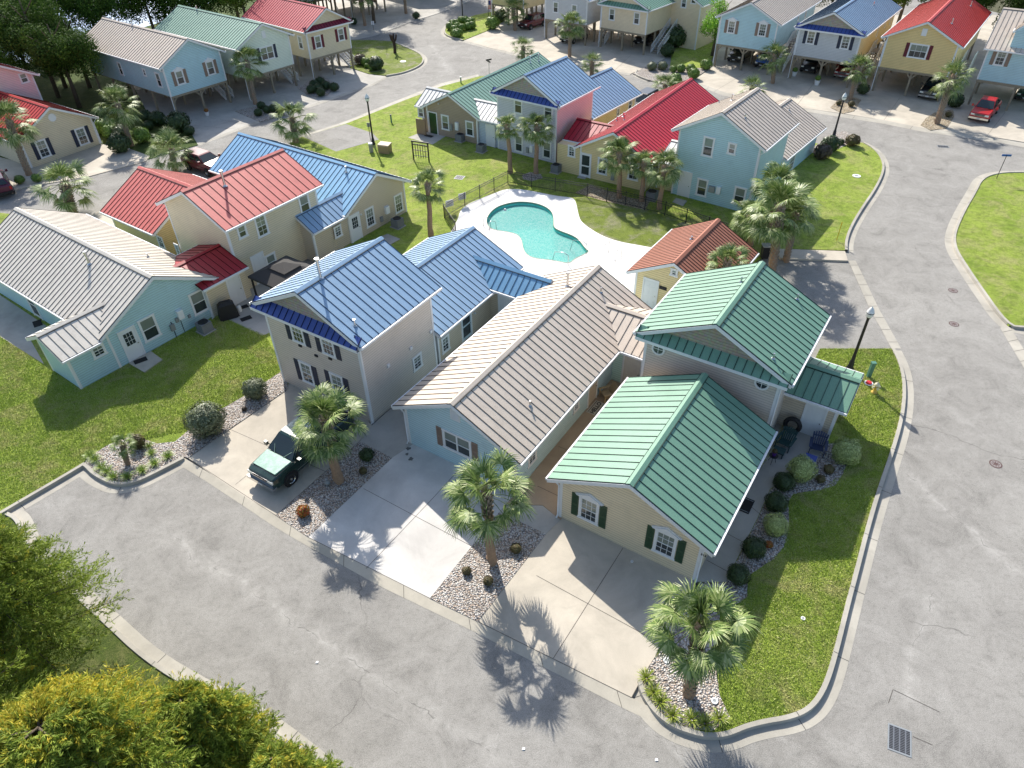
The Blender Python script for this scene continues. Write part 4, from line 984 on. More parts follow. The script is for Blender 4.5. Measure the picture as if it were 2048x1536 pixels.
# ------------------------------------------------------------------ vegetation
rng = np.random.default_rng(11)
def leafmat(name, cols, rough=.45, trans=.25, scale=3., spec=.5):
    t = NT(name); g_ = t.n('NewGeometry'); r_ = g_.outputs['Random Per Island']
    n = len(cols); c = t.ramp(r_, [(i/(n-1) if n > 1 else 0, k) for i, k in enumerate(cols)])
    f = t.noise(scale, 3); c = t.mix(f, t.mix(1., c, (.55, .55, .55), 'MULTIPLY'), t.mix(1., c, (1.35, 1.35, 1.3), 'MULTIPLY'))
    t.base(c, rough, 0, spec)
    tl = t.n('BsdfTranslucent'); t.l(c, tl.inputs[0]); mx = t.n('MixShader'); mx.inputs[0].default_value = trans
    t.l(t.b.outputs[0], mx.inputs[1]); t.l(tl.outputs[0], mx.inputs[2]); t.l(mx.outputs[0], t.t.nodes['Material Output'].inputs[0])
    return t.mat
PALM = [leafmat('palm_leaf', [(.075, .135, .03), (.14, .215, .05), (.235, .31, .09), (.42, .46, .22)], .45, .16, spec=.35),
        leafmat('palm_leaf_pale', [(.09, .15, .04), (.15, .22, .06), (.25, .32, .12), (.42, .45, .24)], .5, .16, spec=.25)]
BARK = plain('palm_bark', (.30, .20, .13), .9, var=.4, nscale=9); BOOT = plain('palm_boots', (.27, .23, .18), .9, var=.45, nscale=12)
def crown_mesh(seed, mat, nf=40, Rr=2.0, nl=30, spread=1.):
    r = np.random.default_rng(seed); Q = []; ga = math.pi*(3-math.sqrt(5))
    for i in range(nf):
        u = (i+.5)/nf; el = R(86-132*u**.95 + r.uniform(-13, 13)); az = i*ga + r.uniform(-.45, .45)
        pl = Rr*(.48+.22*r.random())*(.5+.5*min(1, u*2.6)); D = Vector((math.cos(az)*math.cos(el), math.sin(az)*math.cos(el), math.sin(el)))
        p0 = Vector((0, 0, -.15*u)); p1 = p0+D*pl*.55; D2 = (D+Vector((0, 0, -.28))).normalized(); p2 = p1+D2*pl*.5
        side = D2.cross(Vector((0, 0, 1)));
        side = side.normalized() if side.length > .05 else Vector((1, 0, 0)); up = side.cross(D2).normalized()
        for a, b in ((p0, p1), (p1, p2)):
            Q.append([a-side*.018, a+side*.018, b+side*.014, b-side*.014]); Q.append([a-up*.015, a+up*.015, b+up*.012, b-up*.012])
        fl = Rr*(.38+.12*r.random()); droop = .25+.35*r.random()
        roll = r.uniform(-.5, .5); s2 = side*math.cos(roll)+up*math.sin(roll); u2 = s2.cross(D2).normalized()
        for k in range(nl):
            th = (k/(nl-1)-.5)*2*R(128)*spread; ln = fl*(1-.28*(abs(th)/R(128))**2)*r.uniform(.88, 1.08)
            d = (D2*math.cos(th)+s2*math.sin(th) - u2*.10*abs(math.sin(th))).normalized()
            base = p2 - D2*.10*(1-abs(th)/R(140)); w_ = .023*Rr/2*(1+.3*r.random()); n_ = d.cross(u2).normalized()
            pts = [base]; dd = d.copy(); seg = 3; wd = [w_*.5, w_, w_*.75, w_*.1]
            for s in range(seg):
                pts.append(pts[-1]+dd*ln/seg); dd = (dd+Vector((0, 0, -droop*(s+1)*.55))+Vector(r.normal(0, .05, 3))).normalized()
            for s in range(seg):
                a, b = pts[s], pts[s+1]; tw = n_ + u2*r.uniform(-.5, .5)*(.4)
                Q.append([a-tw*wd[s], a+tw*wd[s], b+tw*wd[s+1], b-tw*wd[s+1]])
    return quads_mesh('palm_crown', np.array([[tuple(v) for v in q] for q in Q]), mat)
def trunk_mesh(seed, boots=.45, r0=.2, r1=.16):
    """unit-height trunk; boots = share of the trunk (from the top) wearing old leaf bases"""
    r = random.Random(seed); mb = MB(); N = 14
    pts = [(.03*math.sin(i*.7+seed), .03*math.cos(i*.5+seed), i/N) for i in range(N+1)]
    pts[0] = (0, 0, 0); pts[-1] = (0, 0, 1)
    rs = [r0*(1.25 if i == 0 else 1.08 if i == 1 else 1) + (r1-r0)*i/N + (.03 if i % 2 else 0)*.4 for i in range(N+1)]
    mb.tube(pts, rs, 12, 0)
    n = int(150*boots)+6
    for i in range(n):
        z = 1-boots*(1-i/n); a = i*2.4; rr = r1*(1.0+.45*max(0, (z-1+boots)/boots)) if boots > 0 else r1
        ca, sa = math.cos(a), math.sin(a); o = Vector((ca*rr*.75, sa*rr*.75, z-.02)); t = Vector((-sa, ca, 0))
        tip = o+Vector((ca*.14, sa*.14, .055+.02*r.random())); wv = t*.07; w2 = t*.03
        mb.hexa([o-wv, o+wv, tip+w2, tip-w2, o-wv+Vector((0, 0, .03)), o+wv+Vector((0, 0, .03)), tip+w2+Vector((0, 0, .012)), tip-w2+Vector((0, 0, .012))], 1)
    return mb.mesh('palm_trunk', [BARK, BOOT], smooth=False)
CROWNS = [crown_mesh(1, PALM[0], 35, nl=36), crown_mesh(2, PALM[0], 27, nl=36), crown_mesh(3, PALM[1], 34), crown_mesh(4, PALM[1], 26, spread=.9)]
FARC = [crown_mesh(5, PALM[0], 34, nl=18), crown_mesh(6, PALM[1], 30, nl=18)]
TRUNKS = [trunk_mesh(1, .35), trunk_mesh(2, 1.), trunk_mesh(3, .15)]
def palm(base, cr, rad, label, tv=0, cv=0, group='palms of the estate', tk=1., lean=True, z=.13):
    P = G(*base, z); d = ray(*cr); h = .91*max(.6, CH + math.hypot(P.x, P.y)/math.hypot(d.x, d.y)*d.z - z)
    # crown stands where its own pixel says: allow the trunk to lean sideways a little
    C = G(cr[0], cr[1], z+h); off = C-Vector((P.x, P.y, z+h)); off.z = 0
    if off.length > .22*h: off = off.normalized()*.22*h
    r = rad*depth((P.x, P.y, h))/CF
    o = empty('palm_tree', P, label=label, cat='palm tree', group=group)
    T = Matrix(((tk, 0, off.x, 0), (0, tk, off.y, 0), (0, 0, h, 0), (0, 0, 0, 1)))
    me = TRUNKS[tv]
    if off.length > .15:
        me = me.copy()
        for v in me.vertices:
            f = max(0, v.co.z)**1.5; v.co = (v.co.x*tk+off.x*f, v.co.y*tk+off.y*f, v.co.z*h)
        T = Matrix.Identity(4)
        link('trunk', me, o, T)
    else: link('trunk', me, o, Matrix.Diagonal((tk, tk, h, 1)))
    s = r/2.0*1.05
    c = link('crown', (CROWNS+FARC)[cv], o, Matrix.Translation((off.x, off.y, h)) @ Matrix.Rotation(random.uniform(0, 6.28), 4, 'Z') @ Matrix.Scale(s, 4))
    return o
palm((1377, 1388), (1398, 1248), 112, 'large palm in the pebble bed at the lower right corner of the tan driveway', 1, 0, z=.14)
palm((983, 1125), (972, 985), 100, 'palm in the pebble bed between the two middle driveways', 0, 1, z=.12)
palm((677, 962), (652, 838), 84, 'palm with a smooth brown trunk beside the green pickup', 0, 0, z=.12, tk=1.15)
palm((862, 472), (856, 368), 44, 'single palm on the lawn left of the pool fence', 2, 1)
palm((1542, 545), (1559, 412), 80, 'tall thick palm at the parking corner right of the pool house', 1, 0, tk=1.25)
palm((1500, 490), (1488, 428), 50, 'short smooth trunked palm close behind the pool house', 0, 1)
palm((1536, 470), (1554, 366), 56, 'palm standing behind the thick palm by the sky blue house corner', 0, 0)
palm((1572, 520), (1592, 428), 48, 'palm leaning right behind the thick palm at the parking corner', 1, 0)
palm((1445, 640), (1455, 522), 50, 'palm top showing above the green roof beside the pool house', 0, 1)
palm((1238, 395), (1237, 305), 46, 'left palm of the three behind the pool fence', 2, 0)
palm((1283, 402), (1287, 325), 36, 'slim middle palm of the three behind the pool fence', 2, 1)
palm((1318, 418), (1330, 332), 46, 'right palm of the three behind the pool fence', 2, 2)
palm((1021, 345), (1012, 250), 33, 'left palm of the pair before the blue grey house', 2, 1)
palm((1072, 347), (1074, 252), 40, 'right palm of the pair before the blue grey house, in a stone ring', 2, 0)
palm((592, 284), (585, 235), 50, 'pale palm above the ridge of the light blue roof', 1, 3, tk=1.2)
palm((511, 207), (495, 118), 42, 'palm before the pale mint stilt house', 1, 1)
palm((263, 290), (234, 203), 48, 'palm leaning over clipped shrubs beside the cream house', 1, 2)
palm((352, 345), (346, 296), 53, 'short pale palm behind the faded red roof', 1, 3)
palm((58, 348), (22, 235), 55, 'palm with patterned trunk before the cream house at the left edge', 1, 2, tk=1.2)
palm((148, 430), (133, 365), 64, 'stout palm behind the pale tan roof at the left', 1, 3, tk=1.6)
palm((1139, 112), (1141, 45), 35, 'palm before the tan stilt house at the top', 1, 0)
palm((1030, 60), (1025, 14), 32, 'palm before the yellow stilt house at the top edge', 1, 4)
palm((1046, 128), (1047, 92), 28, 'low pale palm between the street and the tan stilt house driveway', 1, 5)
palm((1183, 172), (1183, 122), 28, 'pale palm rising behind the blue roofs', 1, 5)
palm((1330, 202), (1328, 168), 33, 'pale palm between the crimson roof and the pebble island', 1, 5)
palm((1500, 215), (1502, 172), 32, 'low palm behind the ridge of the sky blue house', 1, 4)
palm((1545, 165), (1538, 106), 36, 'palm before the light blue stilt house with the brown shutters', 1, 4)
palm((1700, 198), (1718, 132), 37, 'leaning palm between the grey and mustard stilt houses', 1, 4)
palm((1873, 246), (1908, 148), 44, 'leaning rough trunked palm beside the red pickup', 1, 4, tk=1.25)
palm((730, 50), (722, -22), 32, 'palm trunk before the dark carport at the top left of the junction', 1, 4)
palm((812, 26), (808, -45), 30, 'second palm trunk by the carports at the top edge', 1, 5)
palm((256, 928), (245, 888), 30, 'small yellowing palm in the left pebble bed', 1, 4, group='palms of the estate', tk=.55)

def shrub_mesh(seed, mat, n=1500, leaf=.055, flat=.85, lump=.11):
    r = np.random.default_rng(seed)
    v = r.normal(size=(n, 3)); v /= np.linalg.norm(v, axis=1)[:, None]
    k = 1+lump*np.sin(5*v[:, 0]+seed)*np.cos(4*v[:, 1])+lump*.5*np.sin(11*v[:, 2]+9*v[:, 1]+seed) + r.uniform(-.1, .07, n)
    c = v*k[:, None]*.5; c[:, 2] = c[:, 2]*flat+.5*flat
    keep = c[:, 2] > -.02; c = c[keep]; v = v[keep]; n = len(c)
    t = np.cross(v, r.normal(size=(n, 3))); t /= np.linalg.norm(t, axis=1)[:, None]; b = np.cross(v, t)
    tl = r.uniform(-.6, .6, (n, 1)); b = b*np.cos(tl)+v*np.sin(tl); s = leaf*r.uniform(.6, 1.2, (n, 1))
    q = np.stack([c-t*s*.5-b*s*.5, c+t*s*.5-b*s*.5, c+t*s*.4+b*s*.5, c-t*s*.4+b*s*.5], 1)
    m1 = quads_mesh('shrub_leaves', q, mat)
    bm = bmesh.new(); bm.from_mesh(m1)
    bmesh.ops.create_icosphere(bm, subdivisions=3, radius=.38, matrix=Matrix.Translation((0, 0, .5*flat)) @ Matrix.Diagonal((1, 1, flat, 1)))
    bm.to_mesh(m1); bm.free(); return m1
LF = {'dark': leafmat('shrub_dark', [(.02, .045, .012), (.035, .07, .018), (.06, .1, .03)], .5, .1),
      'mid': leafmat('shrub_mid', [(.08, .15, .02), (.14, .25, .035), (.24, .36, .07)], .5, .15),
      'olive': leafmat('shrub_olive', [(.24, .30, .09), (.38, .46, .16), (.55, .62, .28)], .5, .15),
      'grey': leafmat('shrub_grey_green', [(.09, .115, .055), (.15, .18, .10), (.26, .29, .17)], .5, .1),
      'purple': leafmat('shrub_purple', [(.05, .04, .03), (.09, .06, .05), (.12, .1, .06)], .5, .1),
      'brown': leafmat('shrub_brown', [(.10, .07, .03), (.16, .12, .05), (.08, .1, .03)], .6, .1),
      'red': leafmat('croton_leaf', [(.55, .04, .02), (.08, .2, .03), (.6, .2, .02), (.3, .03, .03)], .4, .2)}
_sh = {}
def shrub(p, rpx, label, kind='dark', group=None, z=.13, flat=.85, big=False):
    P = G(p[0], p[1], z); d = rpx*2*depth(P)/CF     # p = centre of the blob on screen
    key = (kind, big, flat)
    if key not in _sh: _sh[key] = shrub_mesh(len(_sh)+3, LF[kind], 5200 if big else 1300, .034 if big else .075, flat)
    # shift so that the blob's middle, not its foot, sits on the pixel
    h = d*flat/2; C = G(p[0], p[1], z+h); P = Vector((C.x, C.y, z))
    o = link('shrub', _sh[key], None, Matrix.Translation(P-Vector((0, 0, .03))) @ Matrix.Rotation(random.uniform(0, 6), 4, 'Z') @ Matrix.Scale(d, 4), label=label, cat='shrub', group=group)
    return o
S = shrub
S((411, 838), 36, 'biggest clipped grey green shrub, in the pebble bed left of the pickup driveway', 'grey', big=True, flat=.9)
S((508, 776), 23, 'clipped round shrub at the top of the pebble strip by the taupe house', 'grey', big=True)
S((1694, 902), 27, 'olive ball shrub by the side porch, rightmost of the three olive ones', 'olive', big=True, flat=.95, z=.14)
S((1604, 937), 26, 'olive ball shrub in the middle, next to the porch walk', 'olive', big=True, flat=.95, z=.14)
S((1552, 1049), 23, 'olive ball shrub lowest along the walk', 'olive', big=True, flat=.95, z=.14)
S((1568, 962), 20, 'dark round shrub just below the middle olive shrub', 'dark', z=.14, big=True)
S((1553, 1003), 22, 'dark round shrub above the lowest olive shrub', 'dark', z=.14, big=True)
S((1508, 1094), 23, 'dark round shrub below the lowest olive shrub', 'dark', z=.14, big=True)
S((1477, 1147), 22, 'dark round shrub at the front corner of the beige house', 'dark', z=.14, big=True)
S((1658, 937), 10, 'small dark shrub between the two upper olive shrubs', 'brown', z=.14)
S((1642, 957), 9, 'second small dark shrub in the bed beside the olive shrubs', 'brown', z=.14)
S((733, 908), 14, 'low dark green shrub in the shaded pebbles behind the pickup palm', 'dark', z=.12)
S((726, 940), 8, 'tiny brown shrub in the shaded pebbles', 'brown', z=.12)
S((606, 1021), 13, 'red and green croton in the pebbles below the pickup', 'red', z=.12)
S((933, 1141), 9, 'small brown tuft left of the middle palm base', 'brown', z=.12)
S((1032, 1096), 11, 'small brown round shrub right of the middle palm', 'brown', z=.12)
S((976, 1161), 10, 'small brown green shrub below the middle palm', 'brown', z=.12)
S((1538, 1088), 8, 'orange flowers in the bed beside the walk', 'red', z=.14)
S((273, 882), 14, 'brown dried mound behind the small yellowing palm', 'brown', flat=1.1)
S((488, 817), 5, 'tiny purple plant in the pebble strip', 'purple')
gl_ = 'shrubs round the cream house palm'
for p, r_, k, l_ in (((205, 252), 15, 'mid', 'olive topped round shrub, back left of the cluster by the leaning palm'), ((218, 263), 14, 'mid', 'bright green round shrub, left of the leaning palm trunk'), ((241, 262), 14, 'grey', 'grey green round shrub right behind the leaning palm trunk'),
                     ((281, 269), 16, 'mid', 'bright green round shrub right of the leaning palm trunk'), ((237, 285), 20, 'dark', 'largest dark green round shrub in front of the leaning palm'), ((296, 250), 10, 'dark', 'dark shrub in shade behind the bright green one'),
                     ((355, 243), 21, 'dark', 'large dark round shrub under the corner of the light blue stilt house'), ((314, 236), 15, 'dark', 'dark round shrub left of the large one by the stilt house'), ((290, 232), 13, 'dark', 'dark shrub at the back by the stilt house'), ((378, 260), 10, 'dark', 'small dark shrub right of the large dark one'),
                     ((72, 355), 9, 'mid', 'small bright shrub at the foot of the patterned palm'), ((38, 358), 9, 'mid', 'small leafy plant left of the patterned palm')):
    S(p, r_, l_, k, gl_)
for i, p in enumerate(((628, 168), (640, 162), (622, 178), (636, 175), (652, 170), (668, 173), (641, 183))): S(p, 9, 'dark clipped shrub bunched in the bed between two stilt houses', 'dark', 'dark shrubs between the stilt houses')
for i, p in enumerate(((522, 210), (533, 218), (545, 216), (516, 224), (560, 222))): S(p, 8, 'dark shrub in the bed below the mint stilt house', 'dark', 'shrubs below the mint stilt house')
for p, r_, k, l_ in (((720, 118), 11, 'purple', 'purplish round shrub at the left of the grass corner group'), ((731, 123), 9, 'mid', 'green round shrub second from left on the grass corner'), ((752, 126), 14, 'dark', 'largest dark round shrub on the grass corner'),
                     ((743, 134), 7, 'mid', 'small bright green round shrub in front of the largest one'), ((733, 131), 5, 'mid', 'tiny lime shrub by the concrete on the grass corner')): S(p, r_, l_, k, z=.12)
for p in ((905, 47), (914, 52), (900, 52), (923, 40), (931, 40), (938, 44), (944, 50), (936, 52), (923, 54), (942, 42), (911, 46), (909, 58)): S(p, 8, 'clipped green shrub round the lamp post on the junction island', 'mid', 'shrubs round the junction lamp post', z=.12)
S((913, 65), 12, 'long low green hedge in front of the shrubs on the junction island', 'mid', z=.12, flat=.6)
S((985, 45), 13, 'green shrub at the corner of the yellow stilt house', 'mid'); S((1002, 30), 12, 'dark shrub behind the flag by the yellow stilt house', 'dark')
for p, r_, k, l_ in (((1304, 132), 9, 'grey', 'leftmost grey round shrub on the pebble island'), ((1326, 131), 9, 'grey', 'second grey round shrub on the pebble island'), ((1362, 136), 9, 'mid', 'green round shrub in the middle of the pebble island'), ((1382, 136), 9, 'mid', 'green round shrub right of the middle on the pebble island'),
                     ((1388, 146), 11, 'mid', 'largest bright round shrub at the front of the pebble island'), ((1413, 128), 11, 'mid', 'leafy shrub at the right end of the pebble island'), ((1347, 137), 7, 'mid', 'small green shrub by the post on the pebble island'),
                     ((1350, 72), 22, 'dark', 'tall dark leafy shrub beside the tan stilt house stairs'), ((1380, 75), 16, 'dark', 'dark leafy shrub behind the stairs shrub'), ((1335, 100), 13, 'dark', 'dark shrub at the foot of the outdoor stairs'), ((1350, 160), 14, 'mid', 'yellow green shrub behind the crimson ridge'),
                     ((1646, 303), 16, 'purple', 'dark purple round shrub with a green top at the road corner'), ((1662, 287), 17, 'dark', 'dark green round shrub behind the purple one at the road corner'), ((1706, 280), 13, 'brown', 'airy reddish shrub at the tip of the road corner bed'),
                     ((1683, 283), 6, 'dark', 'small dark shrub between the road corner shrubs'), ((1678, 205), 5, 'brown', 'small tuft left in the tan gravel patch'), ((1703, 207), 6, 'brown', 'small tuft right in the tan gravel patch'),
                     ((1727, 177), 11, 'dark', 'dark shrub by the mustard stilt house stairs'), ((1912, 200), 14, 'dark', 'dark round shrub behind the red pickup palm'), ((1898, 228), 6, 'brown', 'small brown tuft by the red pickup palm'),
                     ((832, 30), 7, 'dark', 'small dark shrub by the carport at the top edge'), ((707, 42), 7, 'dark', 'small dark shrub at a carport post')): S(p, r_, l_, k, z=.13)
def tuft_mesh(seed, mat, n=90, ln=.42):
    r = np.random.default_rng(seed); Q = []
    for i in range(n):
        a = r.uniform(0, 6.28); e = r.uniform(.5, 1.35); d = Vector((math.cos(a)*math.cos(e), math.sin(a)*math.cos(e), math.sin(e))); s = Vector((-math.sin(a), math.cos(a), 0))*.012
        p = Vector((math.cos(a)*.05, math.sin(a)*.05, 0)); l_ = ln*r.uniform(.7, 1.1)
        for k in range(3):
            q = p+d*l_/3; Q.append([p-s, p+s, q+s*(.9-.3*k), q-s*(.9-.3*k)]); p = q; d = (d+Vector((0, 0, -.38))).normalized()
    return quads_mesh('tuft', np.array([[tuple(v) for v in q] for q in Q]), mat)
TF = [tuft_mesh(1, leafmat('liriope_leaf', [(.10, .20, .02), (.25, .36, .06), (.42, .5, .16)], .45, .3)), tuft_mesh(2, leafmat('liriope_yellow', [(.18, .28, .03), (.35, .42, .06), (.5, .52, .15)], .45, .3))]
ORD = ['first', 'second', 'third', 'fourth', 'fifth', 'sixth', 'seventh', 'eighth', 'ninth', 'tenth', 'eleventh', 'twelfth', 'thirteenth']
def tuft(p, label, group, v=0, s=1., z=.14):
    return link('grass_clump', TF[v], None, Matrix.Translation(G(*p, z)) @ Matrix.Rotation(random.uniform(0, 6), 4, 'Z') @ Matrix.Scale(s, 4), label=label, cat='plant', group=group)
for i, p in enumerate(((181, 912), (191, 920), (203, 936), (215, 944), (227, 955), (256, 955), (284, 943), (309, 929), (336, 914))): tuft(p, ORD[i]+' striped grassy clump from the left edging the left pebble bed along the kerb', 'grassy clumps of the left bed', 0, .95)
for i, p in enumerate(((1293, 1357), (1308, 1386), (1321, 1405), (1345, 1432), (1383, 1440), (1410, 1448), (1439, 1438))): tuft(p, ORD[i]+' yellow green grassy clump from the left along the lower right bed kerb', 'grassy clumps of the lower right bed', 1, 1.)
for i, p in enumerate(((303, 908), (298, 893))): tuft(p, ('front', 'rear')[i]+' thin dry weed standing in the left pebble bed', 'dry weeds in the left bed', 0, .8)

def blob_tree_mesh(seed, mat, N=11000, leaf=.3, lobes=12, R0=1., squash=.8, spread=1.):
    r = np.random.default_rng(seed); c = r.normal(size=(lobes, 3)); c /= np.linalg.norm(c, axis=1)[:, None]; c *= r.uniform(.25, .78, (lobes, 1))*spread; c[:, 2] = c[:, 2]*squash
    rad = r.uniform(.26, .45, lobes); k = r.integers(0, lobes, N); v = r.normal(size=(N, 3)); v /= np.linalg.norm(v, axis=1)[:, None]
    p = c[k]+v*(rad[k]*r.uniform(.45, 1.12, N)**.6)[:, None]; n_ = v+r.normal(0, .5, (N, 3)); n_ /= np.linalg.norm(n_, axis=1)[:, None]
    t = np.cross(n_, r.normal(size=(N, 3))); t /= np.linalg.norm(t, axis=1)[:, None]; b = np.cross(n_, t); s = leaf*r.uniform(.5, 1.2, (N, 1))
    return quads_mesh('tree_crown', np.stack([p-t*s*.5, p-b*s*.32, p+t*s*.5, p+b*s*.32], 1)*R0, mat)
WD = [leafmat('woods_leaf_dark', [(.022, .055, .01), (.05, .10, .016), (.10, .17, .03)], .75, .2, .5, spec=.1), leafmat('woods_leaf_mid', [(.07, .14, .015), (.14, .23, .03), (.26, .36, .06)], .7, .25, .5, spec=.1)]
TM = [blob_tree_mesh(1, WD[0], 26000, leaf=.05, lobes=18), blob_tree_mesh(2, WD[0], 26000, leaf=.048, lobes=16, squash=1.1), blob_tree_mesh(3, WD[1], 24000, leaf=.05, lobes=18), blob_tree_mesh(4, leafmat('lime_leaf', [(.12, .28, .02), (.2, .42, .04), (.35, .55, .08)], .5, .35, .6), 3600, .085, 9, squash=1.2)]
TRK = plain('tree_bark', (.11, .085, .06), .9, var=.4, nscale=4)
def limb_trunk(h, seed, th=.2):
    r = random.Random(seed); mb = MB(); mb.tube([(0, 0, 0), (.1, 0, h*.3), (-.05, .1, h*.6), (0, 0, h*.95)], [th*1.3, th, th*.7, th*.25], 8)
    for i in range(6):
        a = i*1.1+r.random(); z = h*(.4+.08*i); mb.tube([(0, 0, z), (math.cos(a)*h*.12, math.sin(a)*h*.12, z+h*.1), (math.cos(a)*h*.25, math.sin(a)*h*.25, z+h*.22)], [th*.45, th*.3, th*.1], 6)
    return mb.mesh('tree_trunk', TRK, True)
_lt = {}
def tree(P, h, rad, label, kind=0, group=None, cz=.62, name='tree'):
    o = empty(name, P, label=label, cat='tree', group=group); k = (kind, round(h))
    if k not in _lt: _lt[k] = limb_trunk(h, len(_lt))
    link('trunk', _lt[k], o); link('crown', TM[kind], o, Matrix.Translation((0, 0, h*cz)) @ Matrix.Rotation(random.uniform(0, 6), 4, 'Z') @ Matrix.Diagonal((rad, rad, h*.42, 1))); return o
wl = 'dark woodland tree between the lake and the leftmost stilt house'
for i, (p, h, r_, k) in enumerate((((160, 216), 9, 4.2, 0), ((118, 196), 11, 4.6, 0), ((62, 160), 9, 4.0, 2), ((20, 175), 10, 4.4, 0), ((-40, 205), 10, 5, 1), ((98, 150), 12, 4.6, 0), ((132, 176), 9, 3.4, 1), ((-15, 120), 13, 5, 2), ((180, 176), 8, 3.6, 0), ((75, 112), 6, 3.2, 2), ((112, 118), 11, 3.6, 1), ((-70, 160), 12, 5, 0), ((40, 210), 6, 3.2, 2))):
    tree(G(*p), h, r_, wl, k, 'woodland trees by the lake')
wl2 = 'tall dark tree behind the stilt house row at upper left'
for (x, y), h, r_, k in ((( -52, 98), 12, 5, 0), ((-46, 101), 13, 5, 1), ((-41, 103), 12, 5, 0), ((-35, 105), 13, 5.2, 2), ((-47, 108), 15, 6, 0), ((-38, 111), 15, 6, 1), ((-30, 109), 13, 5, 0), ((-28, 116), 14, 6, 2), ((-20, 118), 13, 5, 0)):
    tree(Vector((x, y, 0)), h, r_, wl2, k, 'trees behind the stilt row')
wl3 = 'dark tree behind the stilt houses along the top edge'
for (x, y), h, r_, k in (((30, 118), 11, 5, 0), ((37, 113), 11, 4.6, 1), ((45, 108), 11, 5, 0), ((51, 103), 11, 5, 2), ((57, 99), 11, 5, 0), ((63, 95), 11, 5, 1), ((69, 92), 12, 5, 0), ((24, 120), 11, 5, 2), ((18, 121), 10, 5, 0), ((42, 119), 14, 6, 1), ((56, 110), 14, 6, 0), ((72, 100), 13, 6, 0), ((-22, 133), 13, 6, 0), ((-8, 135), 13, 6, 1), ((6, 132), 13, 6, 0)):
    tree(Vector((x, y, 0)), h, r_, wl3, k, 'trees behind the upper right houses')
P = G(1424, 113); tree(P, 6.3, 2.6, 'lime green young tree beside the light blue stilt house', 3, cz=.66)
# pruned bare stump on the grass corner
P = G(790, 106, .12); o = empty('pruned_tree', P, label='bare dark pruned stump with short forked limbs on the grass corner', cat='tree')
mb = MB(); mb.tube([(0, 0, 0), (.05, 0, .8), (0, 0, 1.5)], [.22, .18, .2], 8)
for a in (0, 1.6, 3.1, 4.4): mb.tube([(0, 0, 1.3), (math.cos(a)*.3, math.sin(a)*.3, 1.7), (math.cos(a)*.42, math.sin(a)*.42, 2.3)], [.14, .12, .1], 6)
mb.build('trunk', plain('charred_bark', (.05, .03, .025), .9, var=.4), o)

# feathery cypress trees in the foreground
CYG = leafmat('cypress_green', [(.13, .20, .03), (.20, .28, .04), (.28, .36, .055), (.36, .41, .08)], .6, .35, .9, spec=.2)
CYY = leafmat('cypress_gold', [(.30, .36, .05), (.43, .44, .055), (.56, .50, .06), (.66, .50, .06)], .6, .35, .9, spec=.2)
def cypress(C, zc, rad, h, label, gold, seed, N=230):
    P = G(C[0], C[1], zc); P.z = .12
    o = empty('cypress_tree', P, label=label, cat='tree'); r = np.random.default_rng(seed)
    mb = MB(); mb.tube([(0, 0, 0), (.1, .05, h*.4), (0, 0, h*.88)], [.24, .15, .03], 8)
    Q = []; mi = []
    for i in range(N):
        u = (i+.5)/N; z0 = h*(.16+.8*u); reach = rad*(1-.78*u**1.25)*r.uniform(.78, 1.04); a = i*2.39996+r.uniform(-.3, .3)
        rise = r.uniform(.05, .5)*reach*.7
        b0 = Vector((0, 0, z0)); b1 = Vector((math.cos(a)*reach, math.sin(a)*reach, z0+rise)); bm_ = (b0+b1)/2+Vector((0, 0, .12*reach))
        if i % 2 == 0: mb.tube([b0, bm_, b1], [.04, .025, .008], 4)
        goldness = gold*(.35+1.1*max(0, math.sin(a*1.0+.8+seed)))*(.5+.8*u)
        for j in range(16):
            t = .2+.8*j/15; p = b0.lerp(bm_, t*2) if t < .5 else bm_.lerp(b1, min(1.05, (t-.5)*2))
            for sgn in (-1, 1):
                aa = a+sgn*r.uniform(.35, 1.15); ln = reach*.2*(1.25-t*.55)*r.uniform(.6, 1.05)+.12
                d = Vector((math.cos(aa), math.sin(aa), r.uniform(-.35, .6))).normalized(); g1 = r.random() < goldness
                nseg = 4
                for s in range(nseg):
                    q = p+d*ln*(s+.5)/nseg
                    for k in range(4):
                        dd = (d+Vector(r.normal(0, .38, 3))).normalized(); e = dd.cross(Vector(r.normal(0, 1, 3))).normalized()
                        l2 = r.uniform(.10, .2); w2 = r.uniform(.009, .02); c = q+Vector(r.normal(0, .03, 3))
                        Q.append([c-e*w2, c-dd*l2*.4, c+e*w2, c+dd*l2*.6]); mi.append(1 if g1 else 0)
    mb.build('trunk', TRK, o, smooth=True)
    link('crown', quads_mesh('cypress_crown', np.array([[tuple(v) for v in q] for q in Q]), None, mi, [CYG, CYY]), o)
cypress((-10, 1215), 4.6, 3.6, 9.4, 'green feathery cypress at the left edge below the kerb corner', .10, 3, 300)
cypress((215, 1600), 4.5, 4.3, 9.2, 'large feathery cypress with golden autumn tips at the lower left', .62, 5, 420)
cypress((590, 1600), 3.6, 1.7, 6.6, 'smaller green gold cypress rightmost of the foreground trees', .4, 8, 150)
cypress((-140, 1480), 5, 3.6, 9.5, 'golden feathery cypress in the very bottom left corner', .6, 9, 230)
cypress((425, 1500), 3.2, 2.2, 6.6, 'olive green cypress overlapping the lower kerb between the larger ones', .3, 12, 190)

